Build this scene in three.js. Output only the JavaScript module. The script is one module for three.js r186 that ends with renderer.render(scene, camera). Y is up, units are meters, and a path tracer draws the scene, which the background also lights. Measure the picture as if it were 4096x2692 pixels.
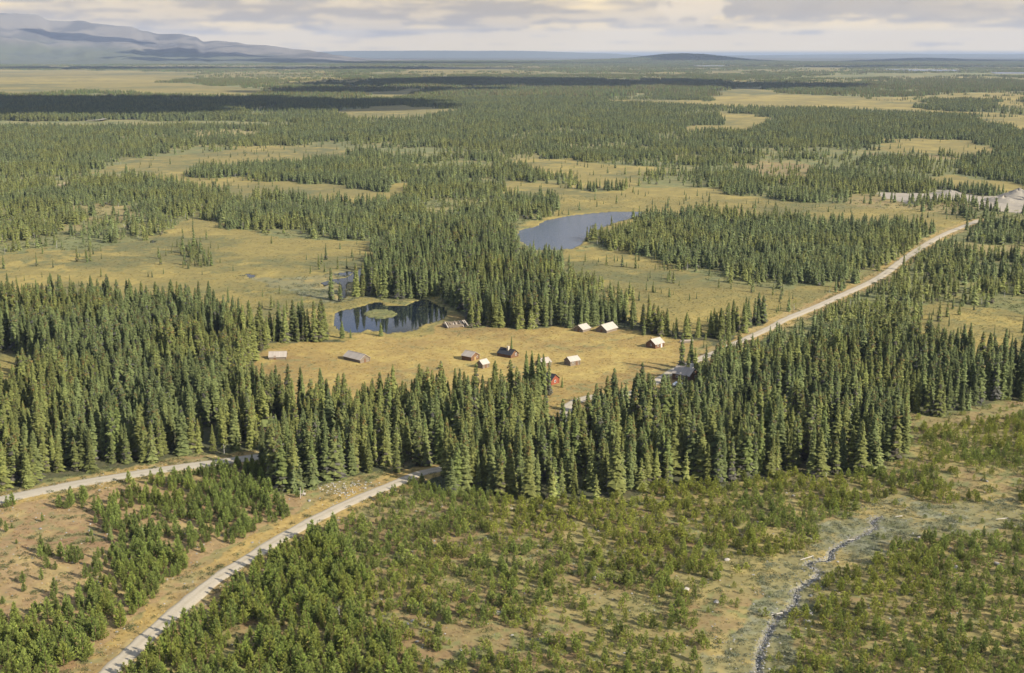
import * as THREE from 'three';
import { mergeGeometries } from 'three/addons/utils/BufferGeometryUtils.js';

// ------------------------------------------------------------------ camera, light, air
const scene = new THREE.Scene();
const renderer = new THREE.WebGLRenderer({ antialias: true });
renderer.toneMapping = THREE.LinearToneMapping;
renderer.toneMappingExposure = 1.65;
renderer.shadowMap.enabled = true;
const EYE = 115, PITCH = 12.4512;
const camera = new THREE.PerspectiveCamera(29.2237, 1024 / 673, 1, 120000);
camera.position.set(0, EYE, 0);
camera.rotation.set(-PITCH * Math.PI / 180, 0, 0);
const SUN_EL = 29 * Math.PI / 180, SUN_AZ = 54 * Math.PI / 180;   // behind the right shoulder
const sunDir = new THREE.Vector3(Math.sin(SUN_AZ) * Math.cos(SUN_EL), Math.sin(SUN_EL), Math.cos(SUN_AZ) * Math.cos(SUN_EL));
const sun = new THREE.DirectionalLight(new THREE.Color(1, 0.93, 0.8), 5);
sun.name = 'sun';
sun.position.copy(sunDir).multiplyScalar(900).add(new THREE.Vector3(0, 0, -450));
sun.target.position.set(0, 0, -450);
sun.castShadow = true;
sun.shadow.mapSize.set(4096, 4096);
Object.assign(sun.shadow.camera, { left: -420, right: 420, top: 420, bottom: -420, near: 10, far: 2200 });
scene.add(sun, sun.target);
scene.fog = new THREE.FogExp2(new THREE.Color(0.60, 0.735, 1.0), 3.6e-5);

// ------------------------------------------------------------------ helpers
const D = {"covers":[["bog","",0,0,[[-3869.8,-8527.8],[-2419.1,-8141.7],[-1853.0,-7465.4],[-1352.6,-5515.3],[-1301.4,-4910.6],[-795.9,-4119.1],[-711.9,-3811.4],[-725.3,-3511.4],[-914.6,-3443.6],[-1030.3,-3655.3],[-1288.7,-3894.6],[-1300.9,-3511.4],[-1717.7,-3771.2]]],
["forest","S",420,11,[[-1508.8,-3085.6],[-1090.6,-3196.5],[-841.9,-2982.2],[-624.7,-2839.3],[-523.7,-2590.8],[-460.0,-2217.7],[-584.0,-2245.9],[-693.6,-2217.7],[-1068.0,-2176.8]]],
["forest","S",420,10,[[-666.6,-3225.4],[-467.6,-3315.4],[-401.2,-2909.0],[-406.7,-2751.4],[-545.8,-2816.8]]],
["heath","",0,0,[[-1068.0,-2176.8],[-693.6,-2217.7],[-457.1,-2203.9],[-332.8,-2150.3],[-333.0,-2062.4],[-416.1,-2003.9],[-527.7,-2026.9],[-724.0,-2015.3],[-962.6,-1959.3]]],
["clear","M",60,7,[[-486.8,-1927.2],[-437.6,-1981.4],[-362.3,-1927.2],[-354.0,-1817.8],[-382.5,-1728.4],[-451.4,-1799.2]]],
["bog","",0,0,[[-346.9,-2482.0],[-298.3,-2751.4],[-246.3,-2885.4],[-153.7,-2751.4],[-106.4,-2590.8],[-176.7,-2334.8],[-261.2,-2203.9]]],
["bog","",0,0,[[-421.9,-3731.7],[-286.6,-4167.1],[-253.3,-3511.4],[-304.1,-3196.5],[-368.4,-3511.4]]],
["forest","S",420,11,[[-569.6,-5121.2],[-348.0,-5601.5],[195.4,-5431.7],[504.9,-4978.9],[423.0,-4167.1],[83.8,-4266.5],[-331.4,-4216.2],[-469.3,-4480.3]]],
["forest","S",420,11,[[504.9,-4978.9],[771.7,-4716.5],[575.6,-3511.4],[462.9,-3443.6],[400.1,-4072.1]]],
["forest","S",420,11,[[-251.0,-3511.4],[-117.4,-3981.4],[148.4,-4119.1],[360.1,-4072.1],[316.6,-3511.4],[202.9,-3254.9],[11.1,-3378.3]]],
["bog","",0,0,[[111.4,-3085.6],[328.0,-3225.4],[455.7,-3085.6],[499.3,-2982.2],[451.9,-2751.4],[293.7,-2885.4]]],
["bog","",0,0,[[448.0,-3033.0],[699.8,-4318.1],[815.8,-4266.5],[747.6,-3655.3],[864.9,-3346.6],[857.0,-2933.0],[841.8,-2668.7],[970.2,-2398.0],[920.9,-2274.8],[742.7,-2482.0],[622.6,-2668.7],[507.4,-2709.4],[406.7,-2751.4]]],
["bog","",0,0,[[383.2,-2590.8],[472.5,-2414.4],[444.4,-2176.8],[365.8,-1981.4],[352.7,-1875.9],[245.5,-1959.3],[252.4,-2015.3],[345.8,-2099.2]]],
["heath","",0,0,[[985.3,-5601.5],[1289.0,-5974.7],[1823.9,-6892.5],[2999.0,-7465.4],[2572.8,-6401.0],[1906.5,-6075.9],[1300.4,-5601.5]]],
["bog","",0,0,[[-584.2,-9421.1],[189.4,-9674.3],[204.5,-8952.3],[-529.0,-8527.8]]],
["bog","",0,0,[[-723.9,-8527.8],[-0.0,-8952.3],[25.4,-7788.9],[-609.6,-7465.4]]],
["bog","",0,0,[[-2301.9,-10223.8],[-1567.8,-11175.7],[-1378.8,-9941.5],[-2090.9,-9421.1]]],
["bog","",0,0,[[2060.1,-9421.1],[2595.3,-9941.5],[2252.6,-8734.9],[1879.2,-8527.8]]],
["bog","",0,0,[[1169.8,-7961.4],[1468.6,-8330.3],[1227.2,-6892.5],[1013.3,-6892.5]]],
["bog","B",10,6,[[494.5,-1756.7],[536.0,-1756.7],[578.6,-1741.8],[615.4,-1712.9],[564.6,-1511.6],[543.2,-1457.9],[493.4,-1427.4],[469.2,-1478.9],[438.0,-1534.2]]],
["bog","B",8,6,[[389.5,-1208.0],[414.9,-1237.4],[427.6,-1193.9],[454.5,-1115.3],[431.3,-1057.1],[399.8,-1079.6],[374.5,-1103.1],[375.5,-1153.3]]],
["bog","B",12,7,[[-409.0,-1250.3],[-413.7,-1377.1],[-427.6,-1435.1],[-384.0,-1487.3],[-335.9,-1579.0],[-272.7,-1629.2],[-209.9,-1642.2],[-192.3,-1543.3],[-127.2,-1012.6],[-187.2,-1038.7],[-227.3,-1060.6],[-261.1,-1091.5],[-287.3,-1131.8],[-329.2,-1191.6],[-352.9,-1242.7],[-380.7,-1289.9],[-397.2,-1258.0]]],
["heath","M",900,8.5,[[-318.1,-1250.3],[-297.2,-1227.7],[-239.8,-1184.7],[-193.9,-1151.1],[-143.4,-1144.6],[-128.5,-1151.1],[-156.7,-1409.9],[-228.2,-1359.0],[-270.6,-1302.5],[-318.0,-1284.7]]],
["bog","",0,0,[[-150.3,-1113.1],[-99.0,-1077.5],[-105.0,-1144.6],[-84.6,-1151.1],[-82.3,-1101.0],[-88.5,-1012.6],[-111.2,-987.8],[-133.1,-983.0]]],
["clear","M",90,8,[[-342.3,-983.0],[-318.1,-1002.6],[-284.0,-983.0],[-263.3,-928.5],[-264.2,-887.3],[-295.2,-911.6],[-327.6,-946.0]]],
["clear","M",60,8,[[-304.6,-871.9],[-277.7,-871.9],[-271.8,-849.6],[-292.7,-842.4]]],
["sand","",0,0,[[-402.9,-1125.5],[-406.9,-1157.6],[-374.9,-1101.0],[-369.4,-1066.1],[-377.4,-1071.8]]],
["bog","B",14,7,[[-361.6,-720.2],[-268.9,-753.9],[-243.1,-769.3],[-227.2,-815.5],[-226.4,-889.9],[-235.3,-978.8],[-184.9,-1007.5],[-192.6,-913.7],[-195.7,-845.8],[-145.7,-819.4],[-115.0,-796.4],[-82.8,-769.3],[-70.2,-670.0],[-79.2,-598.1],[-67.5,-506.5],[-97.8,-484.0],[-122.7,-484.0],[-191.9,-470.0],[-237.0,-463.4]]],
["forest","M",1000,9,[[-220.1,-913.7],[-197.1,-878.5],[-157.9,-856.4],[-120.5,-835.5],[-129.6,-900.2],[-178.1,-969.2],[-229.9,-969.2]]],
["bog","B",110,9,[[-195.2,-819.4],[-131.9,-769.3],[-90.2,-743.9],[-86.1,-709.6],[-132.9,-717.1],[-164.8,-778.1]]],
["bog","B",260,8,[[-206.4,-762.4],[-190.6,-766.1],[-152.3,-683.7],[-155.2,-686.4],[-178.2,-694.9],[-191.6,-743.9],[-205.6,-764.1]]],
["wet","",0,0,[[-139.2,-670.0],[-100.9,-663.4],[-90.0,-683.6],[-81.5,-670.0],[-79.2,-598.1],[-92.9,-609.0],[-118.8,-638.1]]],
["bog","B",9,7,[[-4.2,-1395.9],[50.7,-1429.1],[70.1,-1429.1],[73.4,-1367.8],[144.6,-1323.5],[132.5,-1250.3],[114.2,-1191.6],[109.3,-1125.5],[89.4,-1101.0],[58.7,-1113.1],[60.0,-1164.3],[51.1,-1205.8],[16.1,-1250.3]]],
["bog","B",14,6,[[-7.5,-1164.3],[21.3,-1144.6],[57.4,-1113.1],[74.5,-1066.1],[103.0,-1113.1],[152.5,-1123.0],[155.0,-1127.7],[175.2,-1117.7],[173.7,-1068.3],[209.0,-1014.7],[262.7,-977.4],[310.1,-934.7],[324.1,-913.5],[308.7,-866.2],[288.2,-837.2],[272.3,-817.7],[240.1,-836.2],[204.2,-806.9],[179.5,-821.3],[181.1,-875.9],[114.8,-905.9],[84.9,-879.5],[46.5,-789.0],[40.7,-764.7],[18.3,-747.4],[5.7,-789.0],[-0.2,-835.4],[10.2,-864.3],[27.1,-937.1],[34.7,-1002.6],[19.6,-1055.0],[-4.4,-1066.1]]],
["bog","B",55,6,[[25.6,-760.7],[38.0,-752.2],[46.6,-769.3],[72.6,-743.9],[92.8,-670.0],[112.2,-650.5],[130.1,-629.7],[157.8,-629.7],[198.1,-690.7],[200.0,-680.9],[140.5,-582.4],[109.5,-535.3],[76.3,-484.0],[64.1,-506.5],[51.7,-522.6],[42.6,-544.1],[43.4,-609.0]]],
["clear","M",170,7,[[226.4,-1352.0],[257.2,-1370.2],[315.6,-1388.7],[310.6,-1300.4],[266.0,-1166.5],[227.8,-1146.7],[221.8,-1215.2]]],
["clear","M",60,7,[[392.4,-1511.6],[440.2,-1494.0],[469.2,-1427.4],[490.1,-1417.6],[454.3,-1381.2],[410.4,-1447.6]]],
["clear","M",50,7,[[-9.0,-1716.3],[40.5,-1682.5],[110.5,-1543.3],[105.3,-1518.2],[48.1,-1616.3],[-7.0,-1682.5]]],
["forest","S",700,14,[[-85.7,-609.0],[-66.7,-596.0],[-39.1,-606.8],[-25.8,-585.5],[-20.5,-546.8],[-0.0,-532.7],[29.2,-535.3],[42.5,-542.3],[47.6,-537.3],[35.1,-573.8],[23.4,-629.4],[-0.0,-672.5],[-2.6,-776.3],[-52.2,-818.5],[-78.3,-703.5],[-72.4,-629.1],[-79.1,-597.4]]],
["heath","M",1050,9,[[50.8,-774.6],[72.6,-743.9],[91.4,-696.4],[107.5,-686.4],[114.5,-666.0],[134.2,-650.5],[148.2,-638.1],[164.3,-644.3],[210.9,-727.9],[247.0,-783.5],[273.2,-835.5],[274.0,-851.6],[219.8,-863.2],[183.8,-900.2],[142.5,-926.7],[106.9,-913.3],[86.2,-887.6],[65.1,-807.7]]],
["gravel","",0,0,[[295.0,-1046.2],[310.9,-1077.4],[345.4,-1082.0],[364.8,-1088.9],[377.5,-1068.3],[399.7,-1062.7],[440.3,-1079.6],[387.8,-947.9],[359.7,-939.1],[354.9,-961.5],[357.8,-994.7],[350.9,-1014.7],[330.4,-1004.6],[303.8,-999.6]]],
["clear","B",60,6,[[274.4,-796.4],[291.6,-781.7],[314.7,-760.7],[300.3,-724.8],[274.5,-734.3],[259.7,-752.2]]],
["bog","B",40,8,[[193.0,-606.8],[210.8,-585.5],[233.5,-557.9],[259.3,-539.7],[219.2,-452.2],[173.9,-455.9],[158.8,-482.8],[156.3,-491.1]]],
["heath","M",850,10,[[81.8,-467.5],[113.0,-500.4],[139.4,-538.1],[172.1,-589.6],[195.6,-638.6],[194.1,-609.0],[162.1,-498.7],[125.6,-451.0],[90.6,-430.8]]],
["bog","",0,0,[[-84.5,-586.6],[-77.9,-599.2],[-72.8,-608.6],[-63.8,-603.9],[-60.0,-593.7],[-47.7,-590.1],[-44.1,-602.5],[-39.2,-602.5],[-33.9,-593.7],[-28.5,-583.1],[-21.0,-562.8],[-16.6,-524.6],[-36.6,-503.9],[-69.0,-503.9],[-74.7,-524.6]]],
["clear","M",150,7,[[274.4,-1068.3],[298.0,-1057.1],[301.7,-992.8],[328.8,-999.6],[347.5,-1004.6],[354.4,-985.0],[353.2,-957.0],[330.3,-913.5],[311.5,-939.1],[261.0,-970.8]]],
["heath","M",60,7,[[343.9,-961.5],[352.2,-947.9],[387.8,-947.9],[374.1,-913.5],[339.6,-872.0],[321.1,-881.4]]],
["meadow","",0,0,[[-101.8,-463.4],[-98.9,-489.8],[-87.6,-502.6],[-68.0,-510.4],[-60.2,-518.5],[-34.1,-526.7],[-29.4,-557.9],[-22.9,-559.8],[-16.6,-539.7],[1.8,-531.0],[29.2,-535.3],[42.5,-542.3],[55.5,-524.2],[71.5,-510.4],[76.6,-497.2],[69.3,-470.0],[58.9,-438.3],[45.1,-421.1],[32.2,-405.2],[20.4,-392.8],[1.4,-390.3],[-25.7,-390.3],[-53.1,-392.8],[-74.8,-400.1],[-88.7,-421.1]]],
["bog","M",420,7,[[43.1,-620.4],[57.8,-609.0],[64.0,-553.2],[57.0,-539.7],[41.0,-546.8]]],
["forest","S",560,11.5,[[39.4,-550.5],[47.3,-556.0],[57.4,-543.2],[73.7,-526.7],[90.5,-531.0],[105.5,-553.2],[110.8,-546.8],[88.3,-506.5],[78.3,-497.2],[71.7,-512.0],[55.8,-527.6],[44.1,-539.7]]],
["forest","S",780,14.5,[[-307.2,-568.2],[-233.0,-576.1],[-183.3,-573.8],[-134.7,-557.4],[-112.3,-522.2],[-90.1,-517.5],[-68.8,-516.2],[-66.7,-508.0],[-84.5,-504.1],[-99.2,-501.8],[-97.8,-484.0],[-99.2,-462.0],[-89.8,-421.1],[-77.0,-412.7],[-59.9,-402.7],[-47.1,-400.4],[-32.5,-408.5],[-20.0,-414.6],[-5.7,-412.1],[8.5,-412.1],[14.2,-402.7],[18.5,-381.0],[20.4,-379.3],[28.6,-393.7],[39.5,-408.5],[49.7,-392.6],[57.0,-389.8],[68.4,-431.6],[78.8,-449.6],[92.8,-458.1],[114.0,-468.1],[132.5,-477.2],[158.8,-482.8],[185.8,-454.4],[229.6,-441.7],[221.7,-425.6],[171.7,-417.9],[143.8,-412.0],[128.9,-404.2],[114.2,-359.4],[104.6,-348.3],[84.6,-340.7],[59.9,-335.2],[41.6,-329.9],[29.4,-321.7],[12.4,-319.8],[1.1,-322.4],[-10.3,-327.2],[-22.1,-332.0],[-28.3,-336.3],[-35.3,-348.3],[-50.5,-335.6],[-57.5,-327.8],[-63.6,-329.9],[-73.7,-358.6],[-87.4,-363.5],[-96.8,-355.8],[-109.8,-345.2],[-128.2,-336.0],[-137.9,-330.6],[-173.3,-309.5]]],
["bog","",0,0,[[-214.4,-485.2],[-190.1,-486.9],[-172.1,-448.7],[-164.5,-422.0],[-182.7,-409.7]]],
["forest","S",110,11,[[-103.7,-385.6],[-90.5,-389.4],[-83.2,-367.8],[-87.2,-362.7],[-96.6,-360.2]]],
["grass","",0,0,[[-80.9,-385.6],[-72.2,-385.6],[-63.7,-358.6],[-73.7,-358.6]]],
["clear","",0,0,[[-173.3,-309.5],[-137.4,-329.2],[-127.7,-334.5],[-109.3,-343.7],[-96.4,-354.2],[-87.0,-361.9],[-73.4,-357.0],[-62.8,-328.5],[-57.3,-326.5],[-50.3,-334.2],[-35.1,-346.7],[-28.1,-334.9],[-22.0,-330.6],[-10.3,-325.8],[1.1,-321.1],[12.3,-318.4],[29.3,-320.4],[41.5,-328.5],[59.6,-333.8],[84.3,-339.2],[104.2,-346.7],[113.9,-357.0],[128.7,-402.1],[143.1,-409.9],[170.8,-415.7],[219.5,-421.1],[136.8,-183.7],[-135.4,-183.7]]],
["clear","P",4200,2.5,[[-35.4,-325.8],[-28.2,-335.6],[-22.0,-331.0],[-10.3,-325.8],[1.1,-320.7],[12.3,-318.4],[29.2,-319.8],[41.5,-328.5],[59.6,-333.8],[84.3,-339.2],[104.2,-346.7],[113.9,-357.0],[128.7,-402.1],[143.1,-409.9],[170.8,-415.7],[219.5,-421.1],[140.9,-189.9],[-76.4,-189.9],[-74.9,-233.0],[-69.0,-257.2],[-59.6,-285.1],[-43.5,-317.5]]],
["clear","P",250,1.8,[[128.3,-402.1],[143.1,-409.9],[173.7,-415.7],[168.0,-401.1],[144.3,-392.8],[124.2,-385.6]]],
["clear","P",900,2.0,[[102.3,-344.5],[113.9,-357.0],[124.8,-390.3],[128.6,-390.3],[117.1,-355.3],[105.8,-340.0]]],
["wet","P",170,1.7,[[85.2,-311.3],[94.6,-320.8],[113.3,-320.8],[135.3,-319.6],[129.3,-304.6],[115.5,-298.0],[103.1,-289.7],[84.5,-283.8],[70.5,-267.2],[58.4,-246.9],[54.2,-236.0],[53.0,-221.6],[34.9,-221.6],[43.4,-241.0],[51.4,-258.7],[60.3,-276.2],[68.2,-285.7],[75.8,-302.4]]],
["clear","P",350,1.8,[[49.8,-276.2],[58.2,-279.9],[60.3,-276.2],[51.0,-256.3],[43.4,-241.0],[37.7,-234.6],[33.2,-229.2],[37.4,-250.7]]],
["clear","P",500,2.0,[[123.3,-351.4],[145.4,-344.3],[136.1,-320.8],[122.0,-322.1],[116.1,-336.1]]],
["clear","P",420,2.2,[[-21.7,-241.0],[-15.1,-237.4],[-5.8,-243.9],[3.9,-241.0],[-2.4,-230.6],[-8.5,-229.2],[-16.7,-233.3]]],
["clear","P",450,2.0,[[13.1,-262.0],[24.7,-260.4],[34.3,-254.7],[30.1,-246.9],[17.1,-248.4]]],
["clear","Y",1900,4.6,[[-57.9,-298.2],[-45.9,-302.8],[-40.5,-293.3],[-36.8,-273.6],[-30.4,-257.2],[-26.2,-242.6],[-17.9,-225.1],[-14.0,-200.7],[-72.9,-200.7],[-71.8,-231.2],[-69.2,-250.7],[-64.1,-268.7],[-59.9,-286.4]]],
["tan","Y",1300,3.9,[[-150.8,-308.0],[-123.0,-321.4],[-104.4,-334.9],[-81.5,-348.3],[-71.0,-352.2],[-63.2,-327.5],[-55.5,-322.4],[-55.0,-312.7],[-62.0,-297.6],[-69.1,-282.5],[-73.4,-267.5],[-77.6,-251.8],[-81.1,-239.6],[-82.7,-219.0],[-97.4,-189.9]]],
["tan","Y",80,3.0,[[-141.3,-311.1],[-118.8,-312.7],[-103.6,-309.5],[-95.0,-289.2],[-98.8,-281.2],[-107.7,-283.8],[-112.8,-281.2],[-125.5,-273.6]]],
["tan","Y",180,3.0,[[-124.5,-271.1],[-110.0,-273.6],[-99.7,-266.3],[-97.2,-248.7],[-112.5,-242.6]]],
["tan","Y",2000,4.3,[[-84.6,-325.8],[-71.6,-347.5],[-62.9,-325.8],[-59.4,-319.1],[-63.7,-306.5],[-74.6,-297.6],[-81.0,-306.5]]],
["tan","Y",1700,4.8,[[-111.7,-240.6],[-94.7,-246.6],[-85.1,-252.9],[-79.1,-257.2],[-78.8,-246.6],[-82.7,-231.2],[-84.0,-215.8],[-93.2,-196.5]]]],
"water":{"lake":[[3.1,-818.2],[6.1,-846.0],[17.7,-865.8],[19.5,-879.5],[23.9,-895.3],[43.7,-924.2],[71.6,-944.2],[94.4,-946.0],[91.9,-919.9],[72.4,-887.3],[60.2,-856.9],[48.0,-814.9],[42.0,-779.7],[36.3,-763.5],[25.6,-758.9],[11.7,-760.0],[8.8,-779.7],[3.1,-808.3]],"pond":[[-79.8,-569.4],[-77.0,-575.3],[-71.3,-581.3],[-67.6,-587.5],[-64.0,-595.2],[-61.2,-594.6],[-59.4,-587.5],[-54.2,-585.7],[-49.1,-586.6],[-46.7,-594.6],[-43.6,-599.6],[-39.7,-599.6],[-35.8,-591.0],[-31.5,-581.3],[-29.1,-569.4],[-29.5,-561.1],[-31.7,-553.9],[-35.1,-546.9],[-38.1,-544.6],[-40.2,-534.0],[-43.7,-530.1],[-52.3,-526.3],[-56.4,-531.1],[-61.6,-533.0],[-63.6,-528.9],[-68.5,-528.9],[-73.6,-534.8],[-77.1,-546.9]],"bog_pool":[[-97.2,-645.7],[-91.6,-657.2],[-86.0,-661.0],[-83.1,-678.1],[-82.3,-688.0],[-79.0,-701.5],[-77.7,-694.8],[-80.2,-680.4],[-78.0,-652.2],[-80.3,-647.9],[-83.8,-648.9],[-83.6,-640.5],[-79.9,-608.6],[-80.5,-596.5],[-82.4,-602.9],[-83.2,-624.1],[-85.9,-640.5],[-90.8,-647.9],[-93.9,-638.4]],"bog_pool_2":[[-94.2,-673.4],[-90.6,-678.5],[-84.1,-680.4],[-85.6,-670.0],[-90.4,-668.4]],"bog_pool_3":[[-225.2,-795.3],[-223.8,-798.5],[-219.6,-790.3],[-221.0,-786.5]],"bog_pool_4":[[-140.7,-673.4],[-136.7,-672.0],[-133.8,-661.2],[-136.3,-662.1]],"far_lake":[[1449.9,-10839.4],[1759.2,-11005.0],[1622.1,-9941.5],[1376.0,-9806.1]],"far_lake_2":[[2409.4,-8734.9],[2828.5,-8330.3],[2584.3,-7623.7],[2391.3,-7874.2]],"far_lake_3":[[2675.4,-7313.4],[2938.1,-7313.4],[2769.6,-6892.5],[2544.4,-6892.5]]},
"island":[[-51.2,-567.4],[-51.3,-564.2],[-52.2,-561.4],[-53.7,-559.2],[-55.7,-557.8],[-58.0,-557.3],[-60.4,-557.8],[-62.6,-559.2],[-64.6,-561.4],[-66.0,-564.2],[-66.7,-567.4],[-66.7,-570.6],[-65.9,-573.5],[-64.4,-575.8],[-62.4,-577.3],[-60.0,-577.9],[-57.5,-577.3],[-55.2,-575.8],[-53.2,-573.5],[-51.9,-570.6]],
"roads":{"main":[[325.7,-896.9],[317.0,-883.0],[275.0,-819.4],[227.0,-732.7],[189.5,-659.5],[160.1,-613.5],[134.9,-575.3],[121.1,-556.0],[107.2,-532.7],[92.4,-510.4],[78.8,-489.8],[66.3,-471.4],[57.3,-456.8],[46.7,-437.1],[36.7,-425.6],[28.6,-424.5],[22.0,-418.9],[17.8,-408.3],[17.9,-390.3],[12.9,-372.1],[-1.3,-358.6],[-15.9,-349.4],[-25.2,-342.9],[-30.6,-335.6],[-35.7,-328.5],[-43.5,-317.1],[-52.1,-301.4],[-59.5,-284.6],[-65.4,-270.1],[-69.0,-257.2],[-72.1,-244.6],[-74.7,-232.4],[-76.9,-220.7],[-78.5,-211.0]],"left":[[-149.6,-310.2],[-139.1,-316.5],[-134.1,-320.7],[-125.4,-328.2],[-116.2,-335.2],[-106.2,-341.1],[-95.8,-347.1],[-84.8,-352.2],[-74.7,-357.0],[-64.0,-360.2],[-54.4,-363.5]],"far":[[-709.6,-2176.8],[-695.9,-2190.3],[-696.5,-2231.7],[-724.8,-2289.5],[-738.8,-2319.5],[-744.4,-2381.9]]},
"stream":[[45.5,-220.3],[46.6,-225.3],[48.2,-232.6],[49.5,-237.1],[50.9,-240.3],[52.3,-243.9],[54.2,-248.0],[55.2,-250.3],[57.8,-253.5],[60.6,-257.9],[62.3,-264.2],[66.4,-269.4],[69.4,-273.9],[69.1,-276.6],[68.2,-279.0],[70.1,-280.9],[73.4,-281.6],[75.4,-286.7],[79.3,-291.3],[83.0,-295.4],[87.5,-299.6],[90.3,-302.9],[90.2,-306.2],[93.3,-310.2]],
"ridge":[[-0.4173,0.0279],[-0.3948,0.02723],[-0.3776,0.02623],[-0.3719,0.02907],[-0.3599,0.02857],[-0.3447,0.0279],[-0.3346,0.0234],[-0.3215,0.0229],[-0.313,0.0234],[-0.3049,0.02123],[-0.2859,0.0194],[-0.2807,0.0189],[-0.2702,0.01557],[-0.2597,0.01357],[-0.2459,0.01357],[-0.2349,0.01157],[-0.2286,0.0079],[-0.22,0.00857],[-0.207,0.00757],[-0.1958,0.00573],[-0.1839,0.00523],[-0.1784,0.00457],[-0.1716,0.00357],[-0.1629,0.00223],[-0.1541,0.0019],[-0.145,0.00023],[-0.1316,-0.0021],[-0.1194,-0.00377],[-0.103,-0.00543]]};
function rng(seed) { let a = seed >>> 0; return () => { a = (a + 0x6D2B79F5) >>> 0; let t = Math.imul(a ^ (a >>> 15), 1 | a); t = (t + Math.imul(t ^ (t >>> 7), 61 | t)) ^ t; return ((t ^ (t >>> 14)) >>> 0) / 4294967296; }; }
function hash(ix, iy) { let h = Math.imul(ix, 374761393) + Math.imul(iy, 668265263) | 0; h = Math.imul(h ^ (h >>> 13), 1274126177); return ((h ^ (h >>> 16)) >>> 0) / 4294967296; }
function noise(x, y) {
  const ix = Math.floor(x), iy = Math.floor(y), fx = x - ix, fy = y - iy, u = fx * fx * (3 - 2 * fx), v = fy * fy * (3 - 2 * fy);
  const a = hash(ix, iy), b = hash(ix + 1, iy), c = hash(ix, iy + 1), d = hash(ix + 1, iy + 1);
  return a + (b - a) * u + (c - a) * v + (a - b - c + d) * u * v;
}
function fbm(x, y, n = 4) { let s = 0, a = 0.5, t = 0; for (let i = 0; i < n; i++) { s += a * noise(x, y); t += a; x = x * 2.03 + 17.7; y = y * 2.03 + 9.2; a *= 0.5; } return s / t; }
// noise whose grain keeps its size on the ground within each octave of distance
function lodNoise(x, y, d, size, n = 3) { const l = Math.max(0, Math.log2(d / 380)), i = Math.floor(l), f = l - i, s = 1 / (size * 2 ** i), a = fbm(x * s + i * 7.3, y * s - i * 3.1, n); return f < 0.001 ? a : lerp(a, fbm(x * s / 2 + (i + 1) * 7.3, y * s / 2 - (i + 1) * 3.1, n), f); }
const clamp = (x, a, b) => x < a ? a : x > b ? b : x, lerp = (a, b, t) => a + (b - a) * t, smooth = (a, b, x) => { const t = clamp((x - a) / (b - a), 0, 1); return t * t * (3 - 2 * t); };
const mix3 = (a, b, t) => [lerp(a[0], b[0], t), lerp(a[1], b[1], t), lerp(a[2], b[2], t)];
function box2(p) { let a = 1e9, b = -1e9, c = 1e9, d = -1e9; for (const [x, z] of p) { a = Math.min(a, x); b = Math.max(b, x); c = Math.min(c, z); d = Math.max(d, z); } return [a, b, c, d]; }
function inside(p, x, z) { let k = false; for (let i = 0, j = p.length - 1; i < p.length; j = i++) { const a = p[i], b = p[j]; if ((a[1] > z) !== (b[1] > z) && x < (b[0] - a[0]) * (z - a[1]) / (b[1] - a[1]) + a[0]) k = !k; } return k; }
function lineDist(p, x, z) { let best = 1e18; for (let i = 1; i < p.length; i++) { const ax = p[i - 1][0], az = p[i - 1][1], dx = p[i][0] - ax, dz = p[i][1] - az, t = clamp(((x - ax) * dx + (z - az) * dz) / (dx * dx + dz * dz), 0, 1), ex = x - ax - t * dx, ez = z - az - t * dz; best = Math.min(best, ex * ex + ez * ez); } return Math.sqrt(best); }
function curve(p, step) { const c = new THREE.CatmullRomCurve3(p.map(([x, z]) => new THREE.Vector3(x, 0, z)), false, 'centripetal'); return c.getSpacedPoints(Math.ceil(c.getLength() / step)).map((v) => [v.x, v.z]); }
const taken = {};
function numbered(name) { const k = taken[name] = (taken[name] ?? -1) + 1; return k ? name + '_' + String(k).padStart(3, '0') : name; }
function shade(o) { o.traverse((m) => { if (m.isMesh) { m.castShadow = true; m.receiveShadow = true; } }); return o; }
function structure(name, geo, mat) { const m = new THREE.Mesh(geo, mat); m.name = numbered(name); m.userData.kind = 'structure'; scene.add(shade(m)); return m; }
function thing(name, label, category, group) { const g = new THREE.Group(); g.name = numbered(name); g.userData = { label, category }; if (group) g.userData.group = group; scene.add(g); return g; }
function part(name, geo, mat, parent) { const m = new THREE.Mesh(geo, mat); m.name = name; parent.add(m); m.castShadow = m.receiveShadow = true; return m; }
class Tris {   // loose triangles with a colour at each corner
  constructor() { this.p = []; this.c = []; }
  tri(a, b, c, ca, cb = ca, cc = ca) { this.p.push(...a, ...b, ...c); this.c.push(...ca, ...cb, ...cc); }
  quad(a, b, c, d, ca, cb = ca) { this.tri(a, b, c, ca, ca, cb); this.tri(a, c, d, ca, cb, cb); }
  geo() { const g = new THREE.BufferGeometry(); g.setAttribute('position', new THREE.Float32BufferAttribute(this.p, 3)); g.setAttribute('color', new THREE.Float32BufferAttribute(this.c, 3)); g.computeVertexNormals(); return g; }
}
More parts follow.
